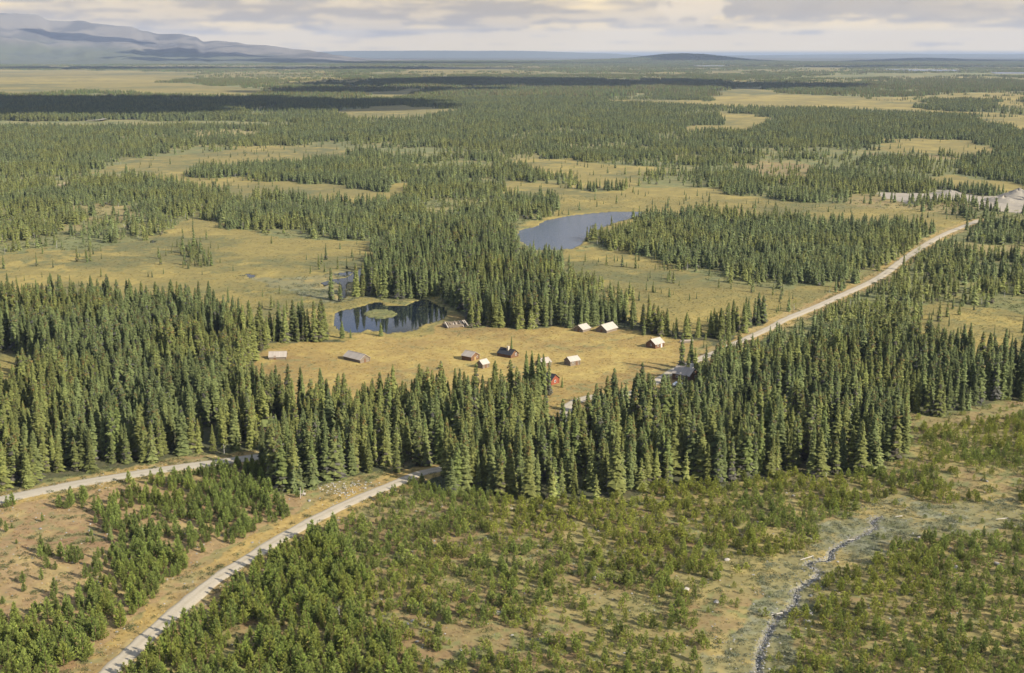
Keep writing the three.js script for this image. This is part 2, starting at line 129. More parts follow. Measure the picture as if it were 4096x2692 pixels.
function grainTexture(seed, fn, w = 512, h = w, srgb = false) {
  const data = new Uint8Array(w * h * 4), r = rng(seed);
  for (let j = 0; j < h; j++) for (let i = 0; i < w; i++) { const v = fn(i / w, j / h, r), o = (j * w + i) * 4; data[o] = clamp(v[0], 0, 1) * 255; data[o + 1] = clamp(v[1], 0, 1) * 255; data[o + 2] = clamp(v[2], 0, 1) * 255; data[o + 3] = 255; }
  const t = new THREE.DataTexture(data, w, h); t.wrapS = t.wrapT = THREE.RepeatWrapping; t.magFilter = THREE.LinearFilter; t.minFilter = THREE.LinearMipmapLinearFilter; t.generateMipmaps = true; t.needsUpdate = true; if (srgb) t.colorSpace = THREE.SRGBColorSpace; return t;
}
function tileNoise(x, y, n) {   // repeats every unit
  const X = x * n, Y = y * n, ix = Math.floor(X), iy = Math.floor(Y), fx = X - ix, fy = Y - iy, u = fx * fx * (3 - 2 * fx), v = fy * fy * (3 - 2 * fy), w = (k) => ((k % n) + n) % n;
  const a = hash(w(ix) + n * 7, w(iy)), b = hash(w(ix + 1) + n * 7, w(iy)), c = hash(w(ix) + n * 7, w(iy + 1)), d = hash(w(ix + 1) + n * 7, w(iy + 1));
  return a + (b - a) * u + (c - a) * v + (a - b - c + d) * u * v;
}
const std = (o) => new THREE.MeshStandardMaterial({ roughness: 1, metalness: 0, ...o });
const rgb = (r, g, b) => new THREE.Color().setRGB(r, g, b);

// ------------------------------------------------------------------ sky
{
  const W = 4096, H = 2048, data = new Float32Array(W * H * 4);
  const cream = [0.80, 0.625, 0.35], grey = [0.30, 0.272, 0.25], edge = [0.63, 0.51, 0.335], blue = [0.15, 0.235, 0.44], white = [0.40, 0.40, 0.40];
  const deg = 180 / Math.PI;
  for (let j = 0; j < H; j++) {
    const up = ((j + 0.5) / H - 0.5) * Math.PI, e = up * deg, sy = Math.sin(up);
    for (let i = 0; i < W; i++) {
      const o = (j * W + i) * 4; data[o + 3] = 1;
      if (e <= 0) { data[o] = 0.28; data[o + 1] = 0.29; data[o + 2] = 0.29; continue; }
      const a = ((i + 0.5) / W - 0.5) * 2 * Math.PI, x = Math.cos(a), z = Math.sin(a), r = 1 / (sy + 0.034), az = Math.atan2(x, -z) * deg, u = x * r, v = z * r;
      const n = fbm(u * 1.0 + 31.3, v * 1.0 + 12.1, 4), m = fbm(u * 0.5 + 5.1, v * 0.5 + 77.7, 3);
      // a low gap of clear cream air, broken cloud above it, blue between the clouds higher up
      const puff = fbm(az * 0.55 + 9, e * 2.6 + 4, 5);   // heaped shapes low over the horizon
      let cover = smooth(0.42, 0.57, n * 0.4 + m * 0.3 + puff * 0.3 + lerp(-0.13, 0.07, smooth(0.45, 1.35, e + 0.9 * (puff - 0.5))) - 0.09 * smooth(4, 14, e));
      let lit = smooth(0.44, 0.6, 0.6 * puff + 0.4 * fbm(u * 1.7 + 3.3, v * 1.7 + 41, 4));
      // the bright cumulus head low in the north and the grey bank to its right
      const wob = 1.3 * (fbm(az * 1.6, e * 3.5 + 20, 4) - 0.5), q = smooth(1, 0.72, Math.hypot((az - 7.7) / 1.5, (e - 1.85) / 0.62) + wob), bank = smooth(8.6, 9.1, az + wob) * smooth(25, 15, az) * smooth(1.25, 1.5, e + 0.35 * wob) * smooth(6, 3, e);
      cover = Math.max(cover, bank * 0.97); lit = lerp(lit, 0.0, bank * 0.85);
      const clear = mix3(mix3(cream, [0.30, 0.335, 0.40], smooth(2.4, 7, e)), blue, smooth(5, 16, e));
      const cl = mix3(mix3(grey, edge, lit * 0.8), mix3([0.25, 0.26, 0.28], white, lit), smooth(3, 14, e));
      let c = mix3(clear, cl, cover * 0.86);
      c = mix3(c, [0.66, 0.54, 0.37], q * 0.9);
      data[o] = c[0]; data[o + 1] = c[1]; data[o + 2] = c[2];
    }
  }
  const t = new THREE.DataTexture(data, W, H, THREE.RGBAFormat, THREE.FloatType);
  t.mapping = THREE.EquirectangularReflectionMapping; t.magFilter = t.minFilter = THREE.LinearFilter; t.needsUpdate = true;
  scene.background = t; scene.environment = t;
}

// ------------------------------------------------------------------ what grows where
const covers = D.covers.map(([ground, trees, density, height, p]) => ({ ground, trees, density, height, p, b: box2(p) }));
const waters = Object.entries(D.water).map(([k, p]) => ({ k, p, b: box2(p) }));
const islandBox = box2(D.island);
const roadMain = curve(D.roads.main, 1.6), roadLeft = curve(D.roads.left, 1.6), roadFar = curve(D.roads.far, 10), streamLine = curve(D.stream, 0.6);
const roadBins = new Map();
[roadMain, roadLeft].forEach((line) => { for (const [x, z] of line) { const bx = Math.round(x / 20), bz = Math.round(z / 20); for (let i = -1; i <= 1; i++) for (let j = -1; j <= 1; j++) { const k = (bx + i) * 100003 + bz + j; (roadBins.get(k) ?? roadBins.set(k, []).get(k)).push([x, z]); } } });
function roadDist(x, z) { const l = roadBins.get(Math.round(x / 20) * 100003 + Math.round(z / 20)); if (!l) return 99; let b = 1e9; for (const [a, c] of l) b = Math.min(b, (a - x) ** 2 + (c - z) ** 2); return Math.sqrt(b); }
const streamBox = box2(D.stream);
const streamDist = (x, z) => x < streamBox[0] - 12 || x > streamBox[1] + 12 || z < streamBox[2] - 12 || z > streamBox[3] + 12 ? 99 : lineDist(streamLine, x, z);
const DEFAULT = { ground: 'heath', trees: 'M', density: 820, height: 8.6 }, FARWOOD = { ground: 'forest', trees: 'S', density: 400, height: 9 }, FARBOG = { ground: 'bog', trees: 'B', density: 8, height: 6 };
function cover(x, z) {
  const d = Math.hypot(x, z), A = d < 420 ? 3.4 : 0.016 * d;
  const wx = x + A * (lodNoise(x, z, d, 9) - 0.5) * 2, wz = z + A * 2.2 * (lodNoise(x + 510, z + 130, d, 9) - 0.5) * 2;
  for (let i = covers.length - 1; i >= 0; i--) { const c = covers[i], b = c.b; if (wx >= b[0] && wx <= b[1] && wz >= b[2] && wz <= b[3] && inside(c.p, wx, wz)) return c; }
  if (d > 11500) return FARWOOD;
  if (d > 1900) { const n = 0.6 * fbm(x / 640 + 3.1, z / 900 + 8.8, 4) + 0.4 * fbm(x / 190 + 1.7, z / 320 + 2.2, 3); if (n > 0.555 - 0.03 * smooth(3000, 6000, d)) return FARBOG; }
  return DEFAULT;
}
function waterAt(x, z) { for (const w of waters) { const b = w.b; if (x >= b[0] && x <= b[1] && z >= b[2] && z <= b[3] && inside(w.p, x, z)) return w; } return null; }
const onIsland = (x, z) => x > islandBox[0] && x < islandBox[1] && z > islandBox[2] && z < islandBox[3] && inside(D.island, x, z);
const HILLS = [[1950, -14200, 560, 800, 72], [1300, -14000, 900, 700, 22], [4450, -14400, 800, 800, 34], [5600, -14400, 1100, 800, 24], [-900, -13600, 3000, 800, 10], [-3600, -12800, 1700, 700, 24]];
function land(x, z) {   // height of the ground before banks and roads
  const d = Math.hypot(x, z);
  let h = 0.35;
  if (d < 1500) h += 0.5 * (fbm(x / 26, z / 26, 3) - 0.5) + 0.22 * (fbm(x / 4, z / 4, 2) - 0.5);
  else h += lerp(0, 5, smooth(1500, 5000, d)) * (fbm(x / 420, z / 420, 3) - 0.45);
  if (d > 9000) { for (const [hx, hz, rx, rz, a] of HILLS) { const q = ((x - hx) / rx) ** 2 + ((z - hz) / rz) ** 2; if (q < 9) h += a * Math.exp(-q) * (0.8 + 0.4 * fbm(x / 500, z / 500, 3)); } }
  return h;
}
function height(x, z) {
  let h = land(x, z);
  const rd = roadDist(x, z);
  if (rd < 14) { h = lerp(0.3, h, smooth(3, 13, rd)); if (rd > 3.1 && rd < 5.7) h -= 0.28 * Math.sin((rd - 3.1) / 2.6 * Math.PI); }
  const sd = streamDist(x, z);
  if (sd < 12) h -= 0.55 * smooth(12, 1.2, sd) + 0.42 * smooth(1.2, 0.3, sd);
  const w = waterAt(x, z);
  if (w) h = onIsland(x, z) ? 0.42 : w.k.startsWith('far') ? -0.5 : -0.9;
  else if (z > -1500 && h < 0.22 && sd > 12) h = 0.22;
  return h;
}
const PAL = {
  meadow: [[0.315, 0.22, 0.064], [0.24, 0.158, 0.052], [0.385, 0.285, 0.082], [0.16, 0.15, 0.055]],
  bog: [[0.235, 0.185, 0.05], [0.15, 0.135, 0.042], [0.33, 0.25, 0.066], [0.10, 0.105, 0.037]],
  heath: [[0.155, 0.16, 0.054], [0.195, 0.18, 0.06], [0.245, 0.205, 0.066], [0.105, 0.12, 0.045]],
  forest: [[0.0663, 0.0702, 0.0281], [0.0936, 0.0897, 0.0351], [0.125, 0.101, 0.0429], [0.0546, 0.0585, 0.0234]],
  clear: [[0.235, 0.195, 0.07], [0.25, 0.165, 0.072], [0.315, 0.25, 0.086], [0.14, 0.15, 0.05]],
  tan: [[0.30, 0.205, 0.092], [0.265, 0.16, 0.075], [0.345, 0.255, 0.10], [0.165, 0.15, 0.056]],
  wet: [[0.211, 0.183, 0.0741], [0.156, 0.16, 0.078], [0.312, 0.234, 0.078], [0.179, 0.176, 0.109]],
  gravel: [[0.35, 0.30, 0.235], [0.30, 0.26, 0.21], [0.39, 0.33, 0.24], [0.26, 0.225, 0.18]],
  sand: [[0.437, 0.328, 0.172], [0.39, 0.281, 0.14], [0.468, 0.367, 0.211], [0.312, 0.234, 0.117]],
  grass: [[0.156, 0.156, 0.0468], [0.125, 0.133, 0.0429], [0.218, 0.187, 0.0624], [0.0936, 0.109, 0.039]],
  verge: [[0.335, 0.234, 0.0741], [0.265, 0.179, 0.0702], [0.374, 0.289, 0.125], [0.195, 0.168, 0.0663]],
  bank: [[0.24, 0.215, 0.15], [0.16, 0.145, 0.095], [0.30, 0.265, 0.19], [0.13, 0.125, 0.08]],
};
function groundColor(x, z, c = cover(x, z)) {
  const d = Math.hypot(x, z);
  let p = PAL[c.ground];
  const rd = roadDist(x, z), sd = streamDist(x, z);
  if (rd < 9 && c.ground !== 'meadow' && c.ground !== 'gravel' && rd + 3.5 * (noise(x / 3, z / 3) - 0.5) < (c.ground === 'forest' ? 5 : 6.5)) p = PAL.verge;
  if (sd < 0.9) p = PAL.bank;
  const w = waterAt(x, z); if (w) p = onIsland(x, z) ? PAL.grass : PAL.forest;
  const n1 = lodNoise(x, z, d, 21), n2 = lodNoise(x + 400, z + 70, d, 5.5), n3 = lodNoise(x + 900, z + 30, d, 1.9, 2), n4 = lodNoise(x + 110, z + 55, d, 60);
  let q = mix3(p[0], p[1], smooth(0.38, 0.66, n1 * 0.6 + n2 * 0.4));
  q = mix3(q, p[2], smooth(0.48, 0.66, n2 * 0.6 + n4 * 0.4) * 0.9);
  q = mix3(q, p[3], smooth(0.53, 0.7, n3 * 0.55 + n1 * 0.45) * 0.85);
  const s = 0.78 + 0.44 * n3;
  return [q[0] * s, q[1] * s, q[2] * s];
}

// ------------------------------------------------------------------ the ground: one sheet, finer near than far
const grassGrain = grainTexture(11, (u, v, r) => { const n = 0.45 * tileNoise(u, v, 24) + 0.35 * tileNoise(u, v, 80) + 0.35 * r(); const g = 0.62 + 0.38 * n; return [g, g * (0.985 + 0.03 * tileNoise(u, v, 40)), g * (0.96 + 0.06 * tileNoise(v, u, 30))]; }, 1024);
{
  const ds = [-900, -400, -200, -80, 0, 60, 110, 150, 175];
  for (let d = 195; d < 30000; d *= d < 470 ? 1.0031 : d < 3000 ? 1.0047 : 1.0075) ds.push(d);
  const ts = []; const N = 580; for (let i = 0; i <= N; i++) ts.push([(i / N) * 2 - 1, 0]);
  const wings = []; for (let i = 1; i <= 12; i++) wings.push((i / 12) ** 2);
  const cols = [...wings.map((w) => [-1, -w]).reverse(), ...ts, ...wings.map((w) => [1, w])];
  const nx = cols.length, nz = ds.length, pos = new Float32Array(nx * nz * 3), col = new Float32Array(nx * nz * 3), uv = new Float32Array(nx * nz * 2), idx = new Uint32Array((nx - 1) * (nz - 1) * 6);
  for (let j = 0; j < nz; j++) for (let i = 0; i < nx; i++) {
    const d = ds[j], z = -d, half = 0.45 * Math.abs(d) + 45, x = cols[i][0] * half + cols[i][1] * (1.4 * Math.abs(d) + 600), o = j * nx + i;
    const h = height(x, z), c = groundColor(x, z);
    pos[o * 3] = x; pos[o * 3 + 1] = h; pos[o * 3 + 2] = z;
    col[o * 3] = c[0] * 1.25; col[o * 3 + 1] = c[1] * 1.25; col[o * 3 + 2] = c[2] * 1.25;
    uv[o * 2] = x / 41; uv[o * 2 + 1] = z / 41;
  }
  let k = 0;
  for (let j = 0; j < nz - 1; j++) for (let i = 0; i < nx - 1; i++) { const a = j * nx + i, b = a + 1, c = a + nx, e = c + 1; idx[k++] = a; idx[k++] = b; idx[k++] = e; idx[k++] = a; idx[k++] = e; idx[k++] = c; }
  const g = new THREE.BufferGeometry(); g.setAttribute('position', new THREE.BufferAttribute(pos, 3)); g.setAttribute('color', new THREE.BufferAttribute(col, 3)); g.setAttribute('uv', new THREE.BufferAttribute(uv, 2)); g.setIndex(new THREE.BufferAttribute(idx, 1)); g.computeVertexNormals();
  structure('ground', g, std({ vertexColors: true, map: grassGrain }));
}

// ------------------------------------------------------------------ gravel roads
const gravelGrain = grainTexture(12, (u, v, r) => { const n = 0.3 * tileNoise(u, v, 16) + 0.3 * tileNoise(u, v, 64) + 0.4 * r(); const g = 0.66 + 0.34 * n; return [g, g * 0.985, g * 0.955]; });
function ribbon(line, halfAt, lift, tone) {
  const xs = [-1, -0.93, -0.62, -0.3, 0, 0.3, 0.62, 0.93, 1], t = [], p = [], c = [], uv = [], idx = [];
  for (let j = 0; j < line.length; j++) {
    const a = line[Math.max(0, j - 1)], b = line[Math.min(line.length - 1, j + 1)], l = Math.hypot(b[0] - a[0], b[1] - a[1]), nx = -(b[1] - a[1]) / l, nz = (b[0] - a[0]) / l, half = halfAt(line[j], j);
    xs.forEach((s, i) => {
      const wob = Math.abs(s) > 0.9 ? 0.95 * (fbm(line[j][0] / 4 + s * 9, line[j][1] / 4, 3) - 0.5) : 0;
      const w = s * half + Math.sign(s) * wob, x = line[j][0] + nx * w, z = line[j][1] + nz * w;
      p.push(x, lift + (Math.abs(s) === 1 ? -0.22 : 0.09 * (1 - s * s)), z); uv.push(x / 6, z / 6);
      const track = Math.abs(Math.abs(s) - 0.45) < 0.2, n = fbm(x / 2.2, z / 2.2, 3);
      const q = mix3(tone, [tone[0] * 0.78, tone[1] * 0.76, tone[2] * 0.70], clamp((Math.abs(s) > 0.9 ? 0.75 : track ? -0.2 : 0.5) + (n - 0.5) * 1.5, 0, 1));
      c.push(q[0] * 1.2, q[1] * 1.2, q[2] * 1.2);
      if (i && j) { const e = j * 9 + i; idx.push(e - 10, e - 9, e, e - 10, e, e - 1); }
    });
  }
  const g = new THREE.BufferGeometry(); g.setAttribute('position', new THREE.Float32BufferAttribute(p, 3)); g.setAttribute('color', new THREE.Float32BufferAttribute(c, 3)); g.setAttribute('uv', new THREE.Float32BufferAttribute(uv, 2)); g.setIndex(idx); g.computeVertexNormals(); return g;
}
const gravelMat = std({ vertexColors: true, map: gravelGrain, side: THREE.DoubleSide });
structure('gravel_road', ribbon(roadMain, ([x, z]) => 2.15 + 1.0 * smooth(-420, -425, z) * smooth(-452, -440, z) * smooth(40, 25, x) + (z < -560 ? 0.35 : 0), 0.36, [0.45, 0.39, 0.295]), gravelMat);
structure('gravel_road', ribbon(roadLeft, () => 3.0, 0.38, [0.43, 0.38, 0.295]), gravelMat);
structure('forest_track', ribbon(roadFar, () => 4, 3.2, [0.33, 0.3, 0.25]), gravelMat);

// ------------------------------------------------------------------ water
{
  const ripple = grainTexture(13, (u, v) => { const n = 0.4 * tileNoise(u, v, 12) + 0.35 * tileNoise(u, v, 30) + 0.25 * tileNoise(u, v, 70); return [n, n, n]; });
  const lakeMat = new THREE.MeshPhysicalMaterial({ color: rgb(0.085, 0.108, 0.155), roughness: 0.16, ior: 1.33, bumpMap: ripple, bumpScale: 0.32 });
  const pondMat = new THREE.MeshPhysicalMaterial({ color: rgb(0.012, 0.018, 0.024), roughness: 0.02, ior: 1.36, bumpMap: ripple, bumpScale: 0.006 });
  const names = { lake: 'lake', pond: 'pond', far: 'lake', bog: 'bog_pool' };
  for (const w of waters) {
    const cx = (w.b[0] + w.b[1]) / 2, cz = (w.b[2] + w.b[3]) / 2, grow = w.k.startsWith('far') ? 30 : w.k.startsWith('bog') ? 2 : 5;
    const s = new THREE.Shape(w.p.map(([x, z]) => { const l = Math.hypot(x - cx, z - cz) || 1, f = w.k === 'bog_pool' ? 1 : 1 + grow / l; return new THREE.Vector2(cx + (x - cx) * f, -(cz + (z - cz) * f)); }));
    const g = new THREE.ShapeGeometry(s); g.rotateX(-Math.PI / 2); g.translate(0, w.k.startsWith('far') ? 2.2 : w.k === 'bog_pool' ? 0.3 : 0.06, 0);
    const uv = g.attributes.uv, p = g.attributes.position; for (let i = 0; i < p.count; i++) uv.setXY(i, p.getX(i) / 16, p.getZ(i) / 16);
    structure(names[w.k.split('_')[0]], g, w.k.startsWith('pond') || w.k.startsWith('bog') ? pondMat : lakeMat);
  }
  // the brook: dark water in its bed
  const p = [], idx = []; streamLine.forEach(([x, z], j) => { const a = streamLine[Math.max(0, j - 1)], b = streamLine[Math.min(streamLine.length - 1, j + 1)], l = Math.hypot(b[0] - a[0], b[1] - a[1]), h = 0.04 + 0.42 * smooth(0.3, 0.8, noise(j / 9, 3.3)); const nx = -(b[1] - a[1]) / l * h, nz = (b[0] - a[0]) / l * h; const y = land(x, z) - 0.9 - 0.16 * smooth(0.5, 0.3, noise(j / 11, 8.1)); p.push(x - nx, y, z - nz, x + nx, y, z + nz); if (j) { const e = j * 2; idx.push(e - 2, e - 1, e + 1, e - 2, e + 1, e); } });
  const g = new THREE.BufferGeometry(); g.setAttribute('position', new THREE.Float32BufferAttribute(p, 3)); g.setIndex(idx); g.computeVertexNormals();
  structure('brook', g, new THREE.MeshPhysicalMaterial({ color: rgb(0.018, 0.02, 0.02), roughness: 0.25, ior: 1.33, side: THREE.DoubleSide }));
}

// ------------------------------------------------------------------ mountains and far hills
{
  const ridge = D.ridge, at = (a) => { if (a <= ridge[0][0]) return ridge[0][1]; for (let i = 1; i < ridge.length; i++) if (a < ridge[i][0]) return lerp(ridge[i - 1][1], ridge[i][1], smooth(0, 1, (a - ridge[i - 1][0]) / (ridge[i][0] - ridge[i - 1][0]))); return ridge[ridge.length - 1][1]; };
  const NA = 420, ND = 90, p = [], c = [], idx = [];
  for (let j = 0; j <= ND; j++) for (let i = 0; i <= NA; i++) {
    const a = lerp(-0.75, -0.06, i / NA), t = j / ND, crestD = 15500 + 900 * Math.sin(a * 17), d = lerp(10800, 20000, t);
    const crest = at(a) * crestD + EYE - 6, x = Math.tan(a) * d, z = -d;
    const up = clamp((d - 10800) / (crestD - 10800), 0, 1), n = fbm(x / 1500, z / 1500, 5) - 0.5, n2 = fbm(x / 420 + 7, z / 420, 4) - 0.5;
    let y = crest * (Math.pow(up, 1.5) * 0.78 + 0.22 * Math.pow(up, 5)) * (1 + 0.9 * n * Math.sin(up * Math.PI)) + crest * 0.34 * n2 * Math.sin(up * Math.PI);
    if (d > crestD) y = crest * (1 - 0.75 * smooth(crestD, 20000, d));
    p.push(x, y - 3, z);
    const tree = smooth(0.72, 0.45, up + 0.5 * n2 + 0.3 * n), m = fbm(x / 260, z / 500, 4);
    const q = mix3(mix3([0.10, 0.092, 0.082], [0.20, 0.175, 0.14], smooth(0.42, 0.66, m)), mix3([0.075, 0.085, 0.05], [0.11, 0.115, 0.06], m), tree);
    c.push(...q);
    if (i && j) { const e = j * (NA + 1) + i, w = NA + 1; idx.push(e - w - 1, e - w, e, e - w - 1, e, e - 1); }
  }
  const g = new THREE.BufferGeometry(); g.setAttribute('position', new THREE.Float32BufferAttribute(p, 3)); g.setAttribute('color', new THREE.Float32BufferAttribute(c, 3)); g.setIndex(idx); g.computeVertexNormals();
  structure('mountain', g, std({ vertexColors: true, side: THREE.DoubleSide }));
  const q = [], qi = []; const M = 260, R = 10;
  for (let j = 0; j <= R; j++) for (let i = 0; i <= M; i++) {
    const a = lerp(-0.32, 0.55, i / M), d = lerp(25500, 28500, j / R), s = Math.sin(j / R * Math.PI);
    const h = (lerp(24, 128, smooth(-0.22, -0.12, a) * smooth(0.14, 0.0, a)) + 26 * (fbm(a * 28, 3.3, 4) - 0.5) + 45 * smooth(0.1, 0.3, a)) * s;
    q.push(Math.tan(a) * d, h - 2, -d); if (i && j) { const e = j * (M + 1) + i, w = M + 1; qi.push(e - w - 1, e - w, e, e - w - 1, e, e - 1); }
  }
  const g2 = new THREE.BufferGeometry(); g2.setAttribute('position', new THREE.Float32BufferAttribute(q, 3)); g2.setIndex(qi); g2.computeVertexNormals();
  structure('far_hills', g2, std({ color: rgb(0.11, 0.12, 0.08), side: THREE.DoubleSide }));
}

// ------------------------------------------------------------------ clouds above the picture; their shadows lie on the far woods
{
  const mat = std({ color: rgb(0.85, 0.85, 0.85) });
  function cloud(sx, sz, rx, rz, seed, h = 1500, n = 46, turn = 0) {   // centre and half-size of the shadow on the ground
    const r = rng(seed), k = h / Math.tan(SUN_EL), cx = sx + k * Math.sin(SUN_AZ), cz = sz + k * Math.cos(SUN_AZ), gs = [];
    for (let i = 0; i < n; i++) {
      const a = r() * 6.283, q = Math.sqrt(r()), s = (0.22 + 0.22 * r()) * (1 - 0.35 * q), g = new THREE.IcosahedronGeometry(1, 2);
      g.scale(rx * s, Math.min(rx, rz) * s * 0.3, rz * s);
      const lx = Math.cos(a) * q * rx * 0.85, lz = Math.sin(a) * q * rz * 0.85;
      g.translate(lx * Math.cos(turn) - lz * Math.sin(turn), r() * 60, lx * Math.sin(turn) + lz * Math.cos(turn)); gs.push(g);
    }
    const m = structure('cloud', mergeGeometries(gs), mat); m.position.set(cx, h, cz);
  }
  cloud(-1150, -2780, 1050, 640, 1);
  cloud(-380, -3900, 420, 300, 21);
  cloud(100, -4950, 950, 760, 2);
  cloud(860, -4500, 420, 520, 22);
  cloud(-1900, -9300, 2400, 900, 3, 1700);
  cloud(-5200, -15300, 900, 420, 4, 2300);
  cloud(-3300, -13600, 900, 420, 5, 2200);
  cloud(2800, -10300, 1500, 600, 6, 1700);
  cloud(1950, -14000, 900, 750, 8, 1700);
  cloud(4700, -14200, 1500, 700, 9, 1700);
  cloud(-1200, -12600, 2600, 500, 10, 1700);
}

// ------------------------------------------------------------------ buildings of the summer farm
const plank = (seed, rows, lo, amp, tint) => grainTexture(seed, (u, v, r) => { const b = Math.floor(u * rows), e = (u * rows) % 1, t = hash(b, seed), g = lo + amp * (0.55 * t + 0.25 * tileNoise(u, v / 4, 64) + 0.2 * r()) - (e < 0.07 ? 0.22 : 0); return [g * tint[0], g * tint[1], g * tint[2]]; }, 256);
const paleRoof = std({ map: plank(31, 26, 0.62, 0.38, [1, 0.97, 0.92]), color: rgb(0.46, 0.41, 0.36), side: THREE.DoubleSide });
const whiteRoof = std({ map: plank(32, 22, 0.7, 0.3, [1, 0.98, 0.94]), color: rgb(0.5, 0.455, 0.4), side: THREE.DoubleSide, roughness: 0.7 });
const darkRoof = std({ map: plank(33, 18, 0.55, 0.45, [0.95, 0.97, 1]), color: rgb(0.035, 0.037, 0.045), side: THREE.DoubleSide });
const sodRoof = std({ map: grassGrain, color: rgb(0.22, 0.25, 0.075), side: THREE.DoubleSide });
const logGrey = std({ map: plank(34, 14, 0.55, 0.45, [1, 0.96, 0.9]), color: rgb(0.23, 0.19, 0.145) });
const logBrown = std({ map: plank(35, 14, 0.55, 0.45, [1, 0.92, 0.82]), color: rgb(0.2, 0.115, 0.065) });
const logRed = std({ map: plank(36, 14, 0.65, 0.35, [1, 0.95, 0.9]), color: rgb(0.30, 0.085, 0.042) });
const boardYellow = std({ map: plank(37, 18, 0.7, 0.3, [1, 0.97, 0.9]), color: rgb(0.42, 0.29, 0.13) });
const whitePaint = std({ color: rgb(0.62, 0.59, 0.53), roughness: 0.7 });
const creamPlaster = std({ color: rgb(0.56, 0.48, 0.36) });
const brick = std({ color: rgb(0.45, 0.26, 0.17) });
const pane = std({ color: rgb(0.03, 0.035, 0.04), roughness: 0.1 });
const metal = std({ color: rgb(0.25, 0.25, 0.26), roughness: 0.5, metalness: 0.6 });
const blockers = [];   // where no tree stands
function metres(g, k = 1) { const p = g.attributes.position, n = g.attributes.normal, uv = []; for (let i = 0; i < p.count; i++) { const nx = Math.abs(n.getX(i)), ny = Math.abs(n.getY(i)), nz = Math.abs(n.getZ(i)); uv.push(...(nx > ny && nx > nz ? [p.getY(i) / k, p.getZ(i) / k] : nz > ny ? [p.getY(i) / k, p.getX(i) / k] : [p.getX(i) / k, p.getZ(i) / k])); } g.setAttribute('uv', new THREE.Float32BufferAttribute(uv, 2)); return g; }
const bx = (w, h, d, x = 0, y = 0, z = 0) => { const g = new THREE.BoxGeometry(w, h, d); g.translate(x, y, z); return g; };
// long axis along local x; `dir` is the bearing of the long axis in the ground plane (degrees, x towards z)
function hut(name, label, category, o) {
  const t = thing(name, label, category), { L, W, eave, rise, over = 0.35, wall, roof } = o;
  t.position.set(o.x, 0.28, o.z); t.rotation.y = -o.dir * Math.PI / 180;
  blockers.push([o.x, o.z, Math.hypot(L, W) / 2 + (o.room ?? 2.5)]);
  const s = new THREE.Shape([[-W / 2, -0.4], [W / 2, -0.4], [W / 2, eave], [0, eave + rise], [-W / 2, eave]].map(([a, b]) => new THREE.Vector2(a, b)));
  const g = new THREE.ExtrudeGeometry(s, { depth: L, bevelEnabled: false }); g.rotateY(Math.PI / 2); g.translate(-L / 2, 0, 0);
  const w = part('wall', metres(g, 3), wall, t);
  for (const sx of [-1, 1]) for (const sz of [-1, 1]) part('corner_post', bx(0.22, eave + 0.35, 0.22, sx * (L / 2 + 0.02), eave / 2 - 0.2, sz * (W / 2 + 0.02)), wall, t);
  const run = W / 2 + over, slope = Math.atan2(rise, W / 2), len = run / Math.cos(slope);
  for (const sz of [-1, 1]) { const r = bx(L + 2 * (o.gable ?? 0.35), 0.12, len); r.translate(0, 0, sz * len / 2); r.rotateX(sz * slope); r.translate(0, eave + rise + 0.07, 0); part('roof_slope', metres(r, 4), roof, t); }
  part('ridge_board', bx(L + 2 * (o.gable ?? 0.35) + 0.04, 0.1, 0.3, 0, eave + rise + 0.14, 0), roof, t);
  if (o.door) { const [side, x, mat] = o.door, d = side === 'gable' ? bx(0.08, 1.55, 0.85, x > 0 ? L / 2 + 0.03 : -L / 2 - 0.03, 0.7, 0) : bx(0.85, 1.55, 0.08, x, 0.7, (side === 'front' ? 1 : -1) * (W / 2 + 0.03)); const p = part('door', d, mat ?? logBrown, t); }
  for (const [side, u, y, ww, hh] of o.windows ?? []) {
    const gable = side === 'gable' || side === 'gable_far', sgn = side === 'front' || side === 'gable' ? 1 : -1;
    const q = (k, th, off) => gable ? bx(th, hh * k, ww * k, sgn * (L / 2 + off), y, u) : bx(ww * k, hh * k, th, u, y, sgn * (W / 2 + off));
    const f = part('window', q(1, 0.08, 0.03), whitePaint, t); part('pane', q(0.72, 0.04, 0.075), pane, f);
  }
  if (o.chimney) { const [x, z, hgt, ww, mat, pipes] = o.chimney; const c = part('chimney', bx(ww, hgt, ww, x, eave + rise * (1 - Math.abs(z) / (W / 2)) + hgt / 2 - 0.25, z), mat, t); part('chimney_cap', bx(ww + 0.14, 0.1, ww + 0.14, x, eave + rise * (1 - Math.abs(z) / (W / 2)) + hgt - 0.2, z), mat, c); for (let k = 0; k < (pipes ?? 0); k++) { const g2 = new THREE.CylinderGeometry(0.09, 0.09, 1.1, 8); g2.translate(x + (k - 0.5) * 0.45, eave + rise + hgt + 0.25, z); part('flue_pipe', g2, metal, c); } }
  return t;
}
hut('hay_barn', 'low log barn with long pale roof, nearest the western edge of the meadow', 'barn', { x: -89.6, z: -481, dir: -5, L: 6.2, W: 4.4, eave: 1.1, rise: 1.5, wall: logGrey, roof: paleRoof, door: ['front', -1] });
hut('hay_barn', 'longest grey barn of the meadow, its lit gable facing the viewer', 'barn', { x: -59.0, z: -477.5, dir: -137, L: 9.4, W: 4.7, eave: 1.5, rise: 1.5, over: 0.45, wall: logGrey, roof: paleRoof, door: ['gable', -1, logBrown] });
hut('storehouse', 'brown log storehouse with grey roof on a stone footing, middle of the meadow', 'storehouse', { x: -15.8, z: -479.0, dir: -140, L: 4.6, W: 4.5, eave: 1.9, rise: 1.3, over: 0.5, wall: logBrown, roof: paleRoof, door: ['gable', -1, boardYellow], windows: [['gable_far', 1.2, 1.3, 0.6, 0.6]] });
